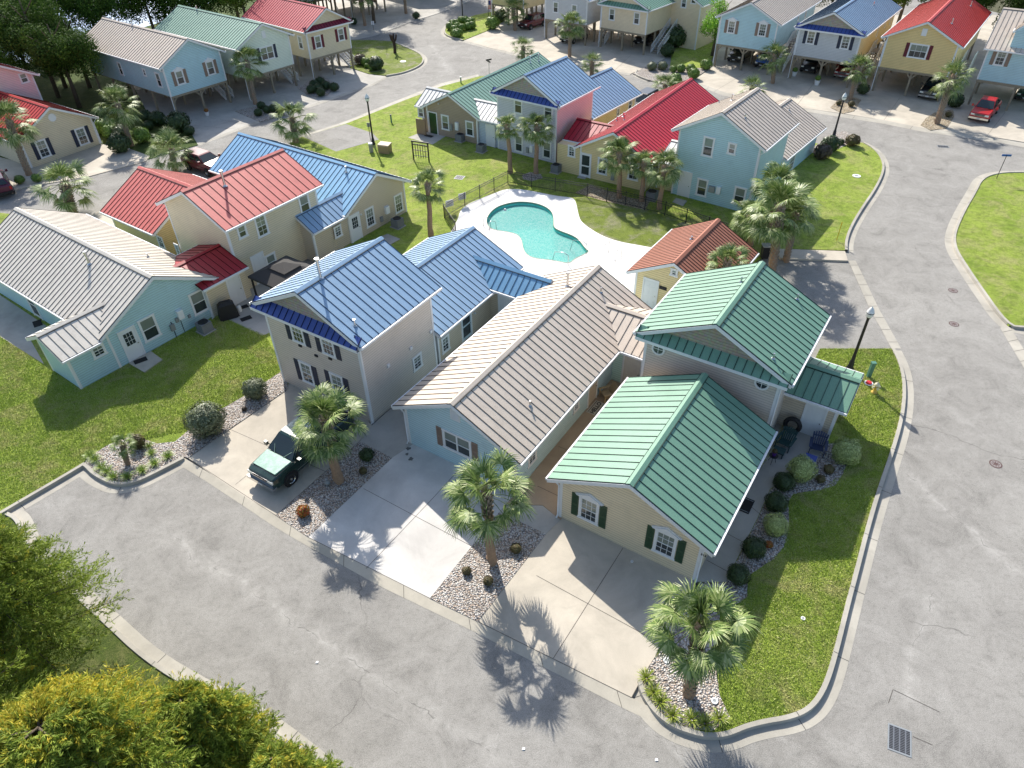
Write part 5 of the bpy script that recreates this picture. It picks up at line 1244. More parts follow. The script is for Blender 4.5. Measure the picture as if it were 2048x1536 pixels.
# short grass blades on the nearer lawns
def inside(x, y, poly):
    c = np.zeros(len(x), bool); n = len(poly)
    for i in range(n):
        x0, y0 = poly[i][0], poly[i][1]; x1, y1 = poly[i-1][0], poly[i-1][1]
        m_ = ((y0 > y) != (y1 > y)); c ^= m_ & (x < (x1-x0)*(y-y0)/(y1-y0+1e-12)+x0)
    return c
def blade_mat():
    t = NT('grass_blade'); g_ = t.n('NewGeometry'); c = t.ramp(g_.outputs['Random Per Island'], [(0, (.22, .31, .04)), (.35, (.34, .46, .07)), (.7, (.46, .55, .12)), (1, (.64, .60, .32))])
    c = t.mix(t.ramp(t.noise(.32, 6, .65, dist=.6), [(.3, .45), (.6, 0.)]), c, (.16, .25, .03))
    c = t.mix(t.ramp(t.noise(.55, 7, .72, dist=.8), [(.5, 0.), (.66, .65)]), c, (.60, .52, .28))
    t.base(c, .7, 0, .2); return t.mat
GB = blade_mat() or leafmat('grass_blade', [(.22, .32, .035), (.36, .46, .06), (.52, .57, .12), (.64, .58, .3)], .6, .3, 1.)
def blades(label, poly_px, holes_px, dens, z, hh=.06, ww=.011, seed=1):
    P = px(poly_px, z); r = np.random.default_rng(seed); xs = [p.x for p in P]; ys = [p.y for p in P]
    A = (max(xs)-min(xs))*(max(ys)-min(ys)); n = int(A*dens); x = r.uniform(min(xs), max(xs), n); y = r.uniform(min(ys), max(ys), n)
    k = inside(x, y, P)
    for h in holes_px: k &= ~inside(x, y, px(h, z))
    x, y = x[k], y[k]; n = len(x); a = r.uniform(0, 6.283, n); l_ = hh*r.uniform(.5, 1.3, n)
    t = np.stack([np.cos(a), np.sin(a), 0*a], 1)*(ww*r.uniform(.7, 1.5, n))[:, None]; lean = r.normal(0, .5, (n, 2))*l_[:, None]
    b = np.stack([x, y, np.full(n, z-.005)], 1); tp = b+np.concatenate([lean, l_[:, None]], 1)
    return link('grass', quads_mesh('grass', np.stack([b-t, b+t, tp+t*.4, tp-t*.4], 1), GB), label=label, cat='grass', kind='stuff')
BED1 = [(168, 927), (176, 912), (195, 903), (210, 893), (238, 880), (262, 873), (287, 878), (315, 887), (350, 883), (377, 860), (430, 825), (490, 791), (562, 743), (600, 760), (600, 900), (376, 930), (300, 960), (217, 970), (170, 940)]
blades('short grass of the left lawn in front of the light blue house', [(-60, 1040), (37, 1004), (168, 926), (190, 900), (377, 862), (575, 745), (530, 670), (440, 632), (163, 779), (93, 735), (0, 672), (-60, 640)], [BED1], 750, .13, seed=2)
BED2 = [(1400, 1100), (1300, 1330), (1284, 1362), (1316, 1424), (1425, 1466), (1460, 1436), (1439, 1389), (1432, 1330), (1440, 1230), (1494, 1194), (1496, 1152), (1536, 1125), (1568, 1093), (1578, 1045), (1576, 1005), (1586, 988), (1641, 980), (1686, 948), (1700, 905), (1680, 850), (1650, 800), (1600, 830)]
blades('short grass of the corner lawn right of the green roofed house', L4 + [(1302, 1328), (1330, 1285), (1400, 1160), (1480, 1000), (1540, 900), (1600, 780)], [BED2], 850, .13, seed=3)
# ------------------------------------------------------------------ vehicles
def carpaint(name, c, rough=.28):
    t = NT(name); f = t.noise(2.5, 3); t.base(t.mix(f, sc3(c, .85), sc3(c, 1.15)), rough, .0, .6)
    t.b.inputs['Coat Weight'].default_value = .4; t.b.inputs['Coat Roughness'].default_value = .12; return t.mat
TYRE = plain('tyre_rubber', (.02, .02, .02), .85, var=.2); CHR = plain('chrome', (.6, .6, .6), .15, 1., var=.03)
LAMPG = plain('lamp_glass', (.75, .75, .68), .12, var=.05); CARG = glassmat('car_glass', (.02, .03, .03), .04); TAILR = plain('tail_lamp', (.4, .01, .01), .2)
PLATE = plain('licence_plate', (.6, .6, .58), .5, var=.05)
def loft(mb, st, mi=0):      # st: [(y, [(x,z)...half profile from bottom to top centre])]
    rings = []
    for y, pr in st:
        full = [(x, z) for x, z in pr]+[(-x, z) for x, z in reversed(pr) if x > 1e-4]
        k = len(mb.v); mb.v += [(x, y, z) for x, z in full]; rings.append((k, len(full)))
    for (a, n), (b, _) in zip(rings, rings[1:]):
        for j in range(n): mb.f.append((a+j, b+j, b+(j+1) % n, a+(j+1) % n)); mb.m.append(mi)
    a, n = rings[0]; mb.f.append(tuple(a+j for j in range(n))); mb.m.append(mi)
    a, n = rings[-1]; mb.f.append(tuple(a+j for j in reversed(range(n)))); mb.m.append(mi)
def vehicle(front, a, label, paint, kind='suv', cat='car', L=4.8, W=1.9, H=1.78, z=.1, name='parked_car', belt=1.08, group=None, flip=False, y_off=0):
    P = front if isinstance(front, Vector) else G(*front, z)
    o = empty(name, P, R(-a)+(math.pi if flip else 0), label=label, cat=cat, group=group)
    hw = W/2; b = belt; mb = MB()
    def sec(y, zt, w_, zb=.32): return (y, [(w_*.9, zb), (w_, zb+.14), (w_*1.0, (zb+zt)/2+.05), (w_*.965, zt-.07), (w_*.88, zt), (0, zt+.035)])
    hood = L*.25
    st = [sec(0, b-.22, hw*.80, .42), sec(.07, b-.13, hw*.9, .36), sec(.3, b-.07, hw*.97), sec(hood*.7, b-.01, hw), sec(hood, b+.02, hw)]
    rear = [sec(L-.4, b+.01, hw), sec(L-.1, b-.02, hw*.97), sec(L, b-.1, hw*.93, .42)]
    st += [sec(L*.5, b+.02, hw)]+rear
    loft(mb, st); mb.build('body', paint, o, smooth=False)
    cy0, cy1 = hood-.03, (L*.66 if kind == 'pickup' else L-.12); ty0, ty1 = cy0+.78, cy1-(.16 if kind == 'pickup' else .42); tb, tt = hw*.93, hw*.70
    mb = MB(); B_ = [(-tb, cy0), (tb, cy0), (tb, cy1), (-tb, cy1)]; T_ = [(-tt, ty0), (tt, ty0), (tt, ty1), (-tt, ty1)]
    mb.hexa([(x, y, b-.03) for x, y in B_]+[(x, y, H-.05) for x, y in T_])
    mb.hexa([(x, y, H-.05) for x, y in T_]+[(x*.92, ty0+.12 if y == ty0 else ty1-.1, H) for x, y in T_])
    mb.build('cabin', paint, o)
    def pane(nm, q, inset=.12, out=.012):
        q = [Vector(p) for p in q]; c = sum(q, Vector())/4; n = (q[1]-q[0]).cross(q[3]-q[0]).normalized()
        if n.dot(c-Vector((0, L/2, 1))) < 0: n = -n
        m_ = MB(); qq = [c+(p-c)*(1-inset)+n*out for p in q]; m_.face(qq); m_.build(nm, CARG, o)
    zt, zb_ = H-.06, b+.03
    pane('windscreen', [(-tb, cy0, zb_), (tb, cy0, zb_), (tt, ty0, zt), (-tt, ty0, zt)], .09)
    pane('rear_window', [(-tb, cy1, zb_), (tb, cy1, zb_), (tt, ty1, zt), (-tt, ty1, zt)], .16)
    nwin = 2 if kind == 'pickup' else 3
    for s in (-1, 1):
        for i in range(nwin):
            f0, f1 = i/nwin, (i+1)/nwin
            q = [(s*tb, cy0+(cy1-cy0)*f0, zb_), (s*tb, cy0+(cy1-cy0)*f1, zb_), (s*tt, ty0+(ty1-ty0)*f1, zt), (s*tt, ty0+(ty1-ty0)*f0, zt)]
            pane('side_window', q, .14)
        m_ = MB(); m_.tube([(s*hw*.9, cy0+.3, b+.05), (s*(hw+.16), cy0+.25, b+.12)], .03, 6); m_.box(min(s*(hw+.08), s*(hw+.27)), max(s*(hw+.08), s*(hw+.27)), cy0+.15, cy0+.3, b+.03, b+.24); m_.build('side_mirror', paint, o)
        m_ = MB(); x0, x1 = sorted((s*hw*.52, s*hw*.86)); m_.box(x0, x1, -.015, .14, b-.37, b-.21); m_.build('headlight', LAMPG, o)
        m_ = MB(); x0, x1 = sorted((s*hw*.74, s*hw*.94)); m_.box(x0, x1, L-.1, L+.012, b-.4, b-.12); m_.build('tail_light', TAILR, o)
        for y in (L*.175, L*.79):
            rr = .37 if kind == 'pickup' else .34
            ar = MB(); ar.lathe([(0, 0), (rr+.09, 0), (rr+.09, .02), (0, .02)], (0, 0, 0), 20); ar.build('wheel_arch', BLACK, o, Matrix.Translation((s*(hw-.012), y, rr+.03)) @ Matrix.Rotation(s*math.pi/2, 4, 'Y'))
            wm = MB(); wm.lathe([(rr*.62, -.11), (rr*.95, -.11), (rr, -.07), (rr, .07), (rr*.95, .11), (rr*.62, .11)], (0, 0, 0), 22)
            w_ = wm.build('wheel', TYRE, o, Matrix.Translation((s*(hw-.07), y, rr)) @ Matrix.Rotation(s*math.pi/2, 4, 'Y'), smooth=True)
            rm = MB(); rm.lathe([(0, .08), (rr*.18, .1), (rr*.22, .06), (rr*.5, .05), (rr*.63, .1), (rr*.63, .0)], (0, 0, 0), 16); rm.build('rim', CHR, w_)
    m_ = MB(); m_.box(-hw*.5, hw*.5, -.012, .1, b-.42, b-.2); m_.box(-hw*.94, hw*.94, -.1, .12, .38, .56); m_.bar((-hw*.5, -.02, b-.31), (hw*.5, -.02, b-.31), .03, .035)
    m_.build('front_bumper', CHR if kind == 'pickup' else BLACK, o)
    m_ = MB(); m_.box(-hw*.46, hw*.46, -.02, .0, b-.4, b-.33); m_.box(-hw*.46, hw*.46, -.02, .0, b-.29, b-.22); m_.build('grille', BLACK, o)
    m_ = MB(); m_.box(-hw*.93, hw*.93, L-.1, L+.08, .4, .58); m_.build('rear_bumper', BLACK if kind != 'pickup' else CHR, o)
    m_ = MB(); m_.box(-.16, .16, -.115, -.1, .42, .52); m_.build('licence_plate', PLATE, o)
    if kind == 'pickup':
        m_ = MB(); m_.box(-hw*.82, hw*.82, cy1+.08, L-.1, b-.02, b+.062); m_.build('bed_cover', BLACK, o)
    for s in (-1, 1):
        m_ = MB(); m_.box(min(s*(hw-.002), s*(hw+.006)), max(s*(hw-.002), s*(hw+.006)), L*.26, L*.71, .58, .615); m_.build('side_trim', CHR, o)
    return o
vehicle((528, 978), 33, 'dark green pickup with a sun bleached bonnet parked under a palm', carpaint('dark_green_paint', (.006, .03, .024), .25), 'pickup', 'pickup', 5.6, 1.98, 1.82, name='pickup_truck', belt=1.12)
def truck_panels(o):
    b, hw, L = 1.12, .99, 5.6; fp = NT('sun_faded_teal_paint'); n = fp.noise(3.5, 5, .7)
    fp.base(fp.mix(fp.ramp(n, [(.42, 0.), (.6, 1.)]), (.06, .22, .17), (.17, .36, .29)), .35, 0, .6)
    mb = MB(); h = L*.25
    P = [(-hw*.78, .34, b-.015), (hw*.78, .34, b-.015), (hw*.86, h-.06, b+.045), (-hw*.86, h-.06, b+.045)]
    mb.hexa([(x, y, z-.02) for x, y, z in P]+[(x*.97, y, z+.035) for x, y, z in P]); mb.build('bonnet', fp.mat, o)
    fq = NT('roof_glare_paint'); n = fq.noise(2.5, 5, .7); fq.base(fq.mix(fq.ramp(n, [(.4, 0.), (.6, 1.)]), (.08, .20, .16), (.48, .54, .50)), .35, 0, .6)  # white sun glare on the cab roof painted into its colour
    mb = MB(); tt = hw*.66; mb.box(-tt, tt, h+.9, L*.66-.27, 1.815, 1.835); mb.build('roof_panel', fq.mat, o)
def dash(o):
    mb = MB(); mb.hexa([(-.72, 1.62, 1.17), (.72, 1.62, 1.17), (.66, 1.95, 1.42), (-.66, 1.95, 1.42), (-.72, 1.6, 1.2), (.72, 1.6, 1.2), (.66, 1.93, 1.45), (-.66, 1.93, 1.45)])
    for s in (-1, 1): mb.bar((s*.3, 1.33, 1.2), (s*.62, 1.72, 1.42), .02, .02)
    mb.build('sun_visor', plain('silver_sunshade', (.2, .3, .25), .5), o)
dash([ob for ob in bpy.data.objects if ob.get('label', '').startswith('dark green pickup')][0])
truck_panels([ob for ob in bpy.data.objects if ob.get('label', '').startswith('dark green pickup')][0])
vehicle((1953, 246), 40, 'bright red pickup parked in the driveway at the right edge', carpaint('bright_red_paint', (.45, .01, .012)), 'pickup', 'pickup', 5.3, 1.9, 1.8, z=.06, name='pickup_truck')
vehicle((1851, 201), 38, 'black pickup parked under the mustard stilt house', carpaint('black_paint', (.012, .013, .015)), 'pickup', 'pickup', 5.6, 1.95, 1.85, z=.06, name='pickup_truck')
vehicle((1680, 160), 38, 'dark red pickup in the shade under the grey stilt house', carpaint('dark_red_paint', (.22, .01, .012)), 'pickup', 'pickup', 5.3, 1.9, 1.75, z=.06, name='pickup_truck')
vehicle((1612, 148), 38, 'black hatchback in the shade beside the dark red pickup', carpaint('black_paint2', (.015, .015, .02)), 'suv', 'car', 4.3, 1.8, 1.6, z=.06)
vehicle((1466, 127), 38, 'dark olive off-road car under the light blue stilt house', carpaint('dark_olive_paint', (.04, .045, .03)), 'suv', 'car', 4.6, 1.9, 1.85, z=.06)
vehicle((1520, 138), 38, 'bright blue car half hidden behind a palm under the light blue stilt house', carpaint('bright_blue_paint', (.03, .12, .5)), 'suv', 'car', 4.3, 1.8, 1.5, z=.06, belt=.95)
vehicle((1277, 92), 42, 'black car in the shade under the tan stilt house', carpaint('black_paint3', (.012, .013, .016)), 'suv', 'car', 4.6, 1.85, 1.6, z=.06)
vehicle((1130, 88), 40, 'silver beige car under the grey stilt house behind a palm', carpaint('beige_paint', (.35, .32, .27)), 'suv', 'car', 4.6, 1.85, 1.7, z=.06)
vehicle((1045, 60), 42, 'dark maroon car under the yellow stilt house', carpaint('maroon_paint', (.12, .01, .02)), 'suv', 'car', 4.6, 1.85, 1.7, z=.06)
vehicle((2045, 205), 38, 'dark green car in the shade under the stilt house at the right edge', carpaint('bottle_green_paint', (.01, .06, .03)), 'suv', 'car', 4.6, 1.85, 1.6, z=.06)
vehicle((1262, 232), 38.6, 'black off-road car whose roof shows behind the blue wing roof', carpaint('black_paint4', (.013, .014, .016)), 'suv', 'car', 4.7, 1.9, 1.85, z=.06, y_off=0)
vehicle((0, 0) and Vector((-26.0, 61.9, .05)), -55, 'dark red car half hidden behind the light blue roof', carpaint('deep_red_paint', (.14, .008, .015)), 'suv', 'car', 4.5, 1.85, 1.6, z=.02)
rr_ = G(10, 398, .06)
vehicle(Vector((rr_.x-4.7*math.sin(R(143)), rr_.y-4.7*math.cos(R(143)), .06)), 143, 'maroon purple car with red tail lights at the left edge', carpaint('wine_paint', (.09, .006, .03)), 'suv', 'car', 4.7, 1.85, 1.55, z=.06, flip=False)

# ------------------------------------------------------------------ street furniture and small things
IRON = plain('black_cast_iron', (.012, .013, .018), .45, var=.15)
GLOBE = plain('lamp_globe', (.72, .73, .70), .15, var=.05)
def lamp(base, top, label, z=.1):
    P = G(*base, z); h = height(base, top) if top else 4.5; h = max(4.2, min(4.9, h))
    o = empty('street_lamp', P, label=label, cat='street lamp', group='black post lamps with acorn lanterns')
    mb = MB(); mb.lathe([(.21, 0), (.21, .12), (.16, .2), (.14, .55), (.1, .65), (.085, 1.2), (.075, h-.85), (.1, h-.8), (.14, h-.72)], (0, 0, 0), 14); mb.build('post', IRON, o, smooth=True)
    mb = MB(); mb.lathe([(.13, h-.73), (.2, h-.6), (.215, h-.45), (.17, h-.3), (.12, h-.26)], (0, 0, 0), 16); g_ = mb.build('globe', GLOBE, o, smooth=True)
    mb = MB(); mb.lathe([(.222, h-.46), (.224, h-.43), (.2, h-.42)], (0, 0, 0), 16); mb.build('band', IRON, g_)
    mb = MB(); mb.lathe([(.16, h-.28), (.13, h-.2), (.05, h-.12), (.02, h-.08), (.025, h-.05), (.004, h)], (0, 0, 0), 14); mb.build('lantern_cap', GLOBE, o, smooth=True)
lamp((1699, 738), (1744, 612), 'street lamp on the corner lawn beside the green porch roof', .13)
lamp((747, 289), (737.7, 186), 'street lamp on the lawn near the asphalt pad')
lamp((1667, 273), (1688, 184), 'street lamp by the shrubs at the road corner')
lamp((926, 46), None, 'street lamp rising from the shrubs on the junction island')
def pole_sign(base, top, label, name='street_sign', board=(.75, .17), cm=None, pm=None, ang=0, both=False, h=None):
    P = G(*base, .12); h = h or height(base, top); o = empty(name, P, R(ang), label=label, cat='sign')
    mb = MB(); mb.tube([(0, 0, 0), (0, 0, h-.02)], .03, 6); mb.build('pole', pm or IRON, o)
    mb = MB(); mb.box(-board[0]/2, board[0]/2, -.012, .012, h-board[1], h); 
    if both: mb.box(-.012, .012, -board[0]/2, board[0]/2, h-2*board[1]-.03, h-board[1]-.03)
    mb.build('sign_board', cm or METER, o); return o
pole_sign((1993, 357), (2009, 308), 'blue street name sign on a thin dark pole at the right lawn corner', cm=plain('blue_sign', (.03, .12, .4), .4), ang=-8)
pole_sign((979, 165), (979, 118), 'crossed street name signs on a pole behind the green roof', cm=IRON, ang=30, both=True, pm=METER)
o = pole_sign((1673, 481), (1687, 445), 'slanted yellow marker post by the kerb near the pool path', 'marker_post', (.07, .25), plain('yellow_marker', (.7, .5, .03), .5), plain('yellow_marker', (.7, .5, .03), .5))
pole_sign((741, 280), (738, 258), 'small square sign on a short dark pole by the pad', 'parking_sign', (.3, .4), METER, h=1.7)
pole_sign((747, 60), (747, 52), 'small white yard sign by the carport at the top', 'yard_sign', (.45, .5), WHITE, h=1.2)
pole_sign((977, 32), (973, 5), 'small striped flag on a short pole by the yellow house', 'garden_flag', (.04, .04), IRON, h=2.3)
mb = MB(); Pf = G(977, 32, .1); fl = bpy.context.scene.objects
def flag():
    r_ = [ob for ob in bpy.data.objects if ob.name.startswith('garden_flag')][0]; m_ = MB()
    n = 7
    for i in range(13):
        z0, z1 = 1.0+i*.09, 1.0+(i+1)*.09
        for j in range(n):
            x0, x1 = .05+j*.11, .05+(j+1)*.11; y0, y1 = .06*math.sin(j*1.1), .06*math.sin((j+1)*1.1)
            c = 2 if (i >= 6 and j < 3) else i % 2
            m_.face([(x0, y0, z0), (x1, y1, z0), (x1, y1, z1), (x0, y0, z1)], c)
    m_.build('flag_cloth', [plain('flag_red', (.5, .03, .04), .8), plain('flag_white', (.7, .7, .7), .8), plain('flag_blue', (.03, .05, .25), .8)], r_)
flag()
# hydrant
P = G(1748, 785, .13); o = empty('fire_hydrant', P, label='yellow and cream fire hydrant on the corner lawn', cat='fire hydrant'); HY = plain('hydrant_yellow', (.55, .38, .08), .5); HC = plain('hydrant_cream', (.62, .58, .42), .5)
mb = MB(); mb.lathe([(.17, 0), (.17, .05), (.11, .07), (.1, .5), (.14, .52)], (0, 0, 0), 14); mb.build('barrel', HY, o, smooth=True)
mb = MB(); mb.lathe([(.15, .52), (.14, .6), (.07, .68), (.03, .7), (.03, .75), (0, .76)], (0, 0, 0), 14); mb.build('bonnet', HC, o, smooth=True)
for d in ((.2, 0), (-.2, 0), (0, -.22)):
    mb = MB(); mb.tube([(0, 0, .4), (d[0]*.9, d[1]*.9, .4)], .05, 8); mb.tube([(d[0]*.8, d[1]*.8, .4), (d[0]*1.05, d[1]*1.05, .4)], .07, 8); mb.build('outlet_cap', HC, o)
def small(name, label, cat, p, build, z=.13, rz=0, group=None):
    o = empty(name, G(*p, z), R(rz), label=label, cat=cat, group=group); build(o); return o
def b_(name, mat, f, o): mb = MB(); f(mb); return mb.build(name, mat, o)
REDP = plain('red_cap', (.5, .02, .03), .5)
small('valve_cover', 'round red capped valve cover beside the hydrant', 'valve cover', (1737, 767), lambda o: (b_('ring', WHITE, lambda m_: m_.lathe([(.25, 0), (.25, .04), (.17, .05)], (0, 0, 0), 16), o), b_('cap', REDP, lambda m_: m_.lathe([(.17, .03), (.15, .12), (0, .14)], (0, 0, 0), 12), o)))
GRN = plain('utility_green', (.08, .2, .15), .5)
small('utility_pedestal', 'slim green utility pedestal standing above the hydrant', 'utility box', (1737, 753), lambda o: (b_('body', GRN, lambda m_: m_.box(-.11, .11, -.09, .09, 0, .95), o), b_('lid', GRN, lambda m_: m_.box(-.13, .13, -.11, .11, .95, 1.03), o)))
small('utility_pedestal', 'short dark marker post on the lawn near the asphalt pad', 'utility box', (783, 245), lambda o: (b_('body', GRN, lambda m_: m_.box(-.07, .07, -.07, .07, 0, .75), o), b_('lid', BLACK, lambda m_: m_.box(-.09, .09, -.09, .09, .75, .82), o)))
small('utility_pedestal', 'small dark post on the grass behind the green roof', 'utility box', (922, 166), lambda o: (b_('body', GRN, lambda m_: m_.box(-.07, .07, -.07, .07, 0, .6), o), b_('lid', WHITE, lambda m_: m_.box(-.12, .12, -.09, .09, .6, .7), o)))
small('utility_pedestal', 'white round topped utility drum beside the lamp and brown box', 'utility box', (743, 304), lambda o: (b_('drum', METER, lambda m_: m_.lathe([(.2, 0), (.2, .75)], (0, 0, 0), 14), o), b_('lid', WHITE, lambda m_: m_.lathe([(.21, .75), (.2, .88), (0, .92)], (0, 0, 0), 14), o)))
BRN = plain('tan_cabinet', (.32, .24, .14), .6)
small('transformer_box', 'brown angled transformer cabinet at the foot of the lamp', 'utility box', (770, 305), lambda o: (b_('cabinet', BRN, lambda m_: m_.prism([(-.55, -.3), (.55, -.3), (.55, .45), (-.55, .45)], 0, .72), o), b_('lid', plain('tan_cabinet_lid', (.4, .31, .2), .6), lambda m_: m_.hexa([(-.58, -.34, .72), (.58, -.34, .72), (.58, .48, .72), (-.58, .48, .72), (-.58, -.25, .8), (.58, -.25, .8), (.58, .48, .88), (-.58, .48, .88)]), o)), rz=-20)
def rack(o):
    for x in (-.8, .8): b_('post', IRON, lambda m_: m_.box(x-.05, x+.05, -.05, .05, 0, 1.75), o)
    b_('rail', IRON, lambda m_: m_.box(-.9, .9, -.03, .03, 1.72, 1.84), o); b_('rail', IRON, lambda m_: m_.box(-.75, .75, -.02, .02, .45, .5), o); b_('rail', IRON, lambda m_: m_.box(-.75, .75, -.02, .02, .95, 1.0), o); b_('rail', IRON, lambda m_: m_.box(-.75, .75, -.02, .02, 1.45, 1.55), o)
    for i in range(5): b_('slat', IRON, lambda m_: m_.box(-.5+i*.25-.03, -.5+i*.25+.03, -.028, -.021, .3, 1.6), o)
small('slatted_frame', 'dark slatted frame on two posts standing on the sunny lawn', 'frame', (843, 322), rack, rz=-22)
def grate(o, w_, l_, nx, ny):
    b_('frame', METER, lambda m_: (m_.box(-w_/2, w_/2, -l_/2, -l_/2+.05, 0, .012), m_.box(-w_/2, w_/2, l_/2-.05, l_/2, 0, .012), m_.box(-w_/2, -w_/2+.05, -l_/2+.05, l_/2-.05, 0, .012), m_.box(w_/2-.05, w_/2, -l_/2+.05, l_/2-.05, 0, .012)), o)
    b_('pit', BLACK, lambda m_: m_.box(-w_/2+.05, w_/2-.05, -l_/2+.05, l_/2-.05, 0, .004), o)
    def bars(m_):
        for i in range(1, nx): X = -w_/2+w_*i/nx; m_.box(X-.022, X+.022, -l_/2+.05, l_/2-.05, .004, .0125)
        for i in range(1, ny): Y = -l_/2+l_*i/ny; m_.box(-w_/2+.05, w_/2-.05, Y-.011, Y+.011, .0045, .013)
    b_('bars', plain('grate_steel', (.13, .14, .16), .5), bars, o)
small('storm_drain', 'rectangular steel drain grate in the road at the bottom right', 'drain grate', (1799, 1480), lambda o: grate(o, .78, 1.0, 4, 16), z=.004, rz=-24)
small('storm_drain', 'small drain grate in the road near the street sign', 'drain grate', (1886, 293), lambda o: grate(o, 1.0, .55, 4, 6), z=.004, rz=-12)
small('storm_drain', 'drain grate sunk in the lawn left of the pool', 'drain grate', (919, 355), lambda o: grate(o, .8, .8, 4, 8), z=.135, rz=-20)
MH = plain('manhole_iron', (.10, .06, .055), .7, var=.3, nscale=20); MHB = plain('manhole_pattern', (.3, .28, .27), .7)
def manhole(o):
    b_('cover', MH, lambda m_: m_.lathe([(0, .006), (.3, .006), (.3, .0)], (0, 0, 0), 26), o)
    def ring(m_):
        m_.lathe([(.2, .0062), (.215, .009), (.23, .0062)], (0, 0, 0), 24)
        for i in range(8): a = i*math.pi/4; m_.face([(math.cos(a-.16)*.1, math.sin(a-.16)*.1, .008), (math.cos(a-.12)*.19, math.sin(a-.12)*.19, .008), (math.cos(a+.12)*.19, math.sin(a+.12)*.19, .008), (math.cos(a+.16)*.1, math.sin(a+.16)*.1, .008)])
    b_('pattern', MHB, ring, o)
small('manhole_cover', 'reddish patterned manhole cover in the road right of the olive shrubs', 'manhole cover', (1991.5, 928), manhole, z=.003)
small('manhole_cover', 'grey manhole cover in the road right of the lamp head', 'manhole cover', (1908, 648), manhole, z=.003)
small('manhole_cover', 'worn oval manhole cover further up the road', 'manhole cover', (1906, 581), manhole, z=.003)
def disc(r_): return lambda o: (b_('ring', WHITE, lambda m_: m_.lathe([(r_*.5, .03), (r_, .03), (r_, -.02)], (0, 0, 0), 20), o), b_('lid', METER, lambda m_: m_.lathe([(0, .02), (r_*.5, .025)], (0, 0, 0), 14), o))
small('utility_cover', 'white round utility cover on the lawn by the road bend', 'utility cover', (1713, 352), disc(.35), z=.14)
small('utility_cover', 'white ring cover in the pebbles right of the lowest palm', 'utility cover', (1429, 1402), disc(.13), z=.15)
small('utility_cover', 'plain white disc cover in the pebbles left of the lowest palm', 'utility cover', (1333, 1321), disc(.13), z=.15)
small('utility_cover', 'small white disc on the tan driveway', 'utility cover', (1264, 1123), disc(.06), z=.11)
small('utility_cover', 'small white sprinkler cap on the right corner lawn', 'utility cover', (1606, 1237), disc(.09), z=.14)
small('utility_cover', 'pale slab cover on the dry grass corner', 'utility cover', (806, 123), disc(.4), z=.125)
# air conditioners
def ac(p, label, s=.72, h=.7, rz=-33):
    def f(o):
        c = plain('condenser_grey', (.16, .17, .18), .6)
        b_('case', c, lambda m_: m_.box(-s/2, s/2, -s/2, s/2, .05, h), o)
        def sl(m_):
            for i in range(9):
                z = .1+i*(h-.18)/9
                m_.box(-s/2-.008, s/2+.008, -s/2-.008, s/2+.008, z, z+.02)
        b_('louvres', plain('condenser_louvre', (.24, .25, .26), .55), sl, o)
        b_('fan_grille', BLACK, lambda m_: m_.lathe([(0, h+.012), (s*.4, h+.012), (s*.42, h+.03), (s*.45, h)], (0, 0, 0), 18), o)
        b_('pad', CONCG, lambda m_: m_.box(-s/2-.1, s/2+.1, -s/2-.1, s/2+.1, -.02, .05), o)
    small('air_conditioner', label, 'air conditioner', p, f, rz=rz, group='air conditioning units')
ac((412, 662), 'grey air conditioner behind the left light blue house', rz=54); ac((796, 453), 'grey air conditioner by the taupe gable near the lawn palm', rz=55)
ac((963, 303), 'black air conditioner beside the brown taupe house corner'); ac((921, 282), 'air conditioner under the water heater of the brown taupe house')
ac((1112, 344), 'air conditioner between the blue grey and yellow houses'); ac((1303, 398), 'air conditioner behind the three palms', s=.8)
# chairs
def chair_parts(o, mat, sc_=1.):
    k = sc_
    b_('seat', mat, lambda m_: m_.hexa([(-.3*k, -.3*k, .36*k), (.3*k, -.3*k, .36*k), (.26*k, .25*k, .26*k), (-.26*k, .25*k, .26*k), (-.3*k, -.3*k, .39*k), (.3*k, -.3*k, .39*k), (.26*k, .25*k, .29*k), (-.26*k, .25*k, .29*k)]), o)
    def back(m_):
        for i in range(7):
            x = (-.27+i*.09)*k; xt = x*1.25; zt = (.98-.03*abs(i-3)**1.3)*k
            m_.hexa([(x-.036*k, .24*k, .25*k), (x+.036*k, .24*k, .25*k), (x+.036*k, .26*k, .25*k), (x-.036*k, .26*k, .25*k), (xt-.042*k, .5*k, zt), (xt+.042*k, .5*k, zt), (xt+.042*k, .52*k, zt), (xt-.042*k, .52*k, zt)])
        m_.bar((-.34*k, .44*k, .72*k), (.34*k, .44*k, .72*k), .03*k, .08*k)
    b_('backrest', mat, back, o)
    for s in (-1, 1):
        b_('armrest', mat, lambda m_: m_.box(min(s*.3*k, s*.44*k), max(s*.3*k, s*.44*k), -.4*k, .38*k, .54*k, .565*k), o)
        b_('leg', mat, lambda m_: m_.box(min(s*.33*k, s*.37*k), max(s*.33*k, s*.37*k), -.36*k, -.27*k, 0, .54*k), o)
        b_('leg', mat, lambda m_: m_.hexa([(s*.29*k-.015, .42*k, 0), (s*.29*k+.015, .42*k, 0), (s*.29*k+.015, .52*k, 0), (s*.29*k-.015, .52*k, 0), (s*.29*k-.015, -.3*k, .3*k), (s*.29*k+.015, -.3*k, .3*k), (s*.29*k+.015, -.3*k, .38*k), (s*.29*k-.015, -.3*k, .38*k)]), o)
NAVY = plain('dark_blue_chair', (.03, .045, .10), .5); GREEN = plain('dark_green_chair', (.02, .06, .06), .5); TANC = plain('sand_chair', (.42, .31, .18), .6)
small('adirondack_chair', 'dark green slatted chair left of the porch door', 'chair', (1567, 893), lambda o: chair_parts(o, GREEN), z=.14, rz=-40)
small('adirondack_chair', 'dark blue slatted chair right of the porch door', 'chair', (1632, 903), lambda o: chair_parts(o, NAVY), z=.14, rz=-25)
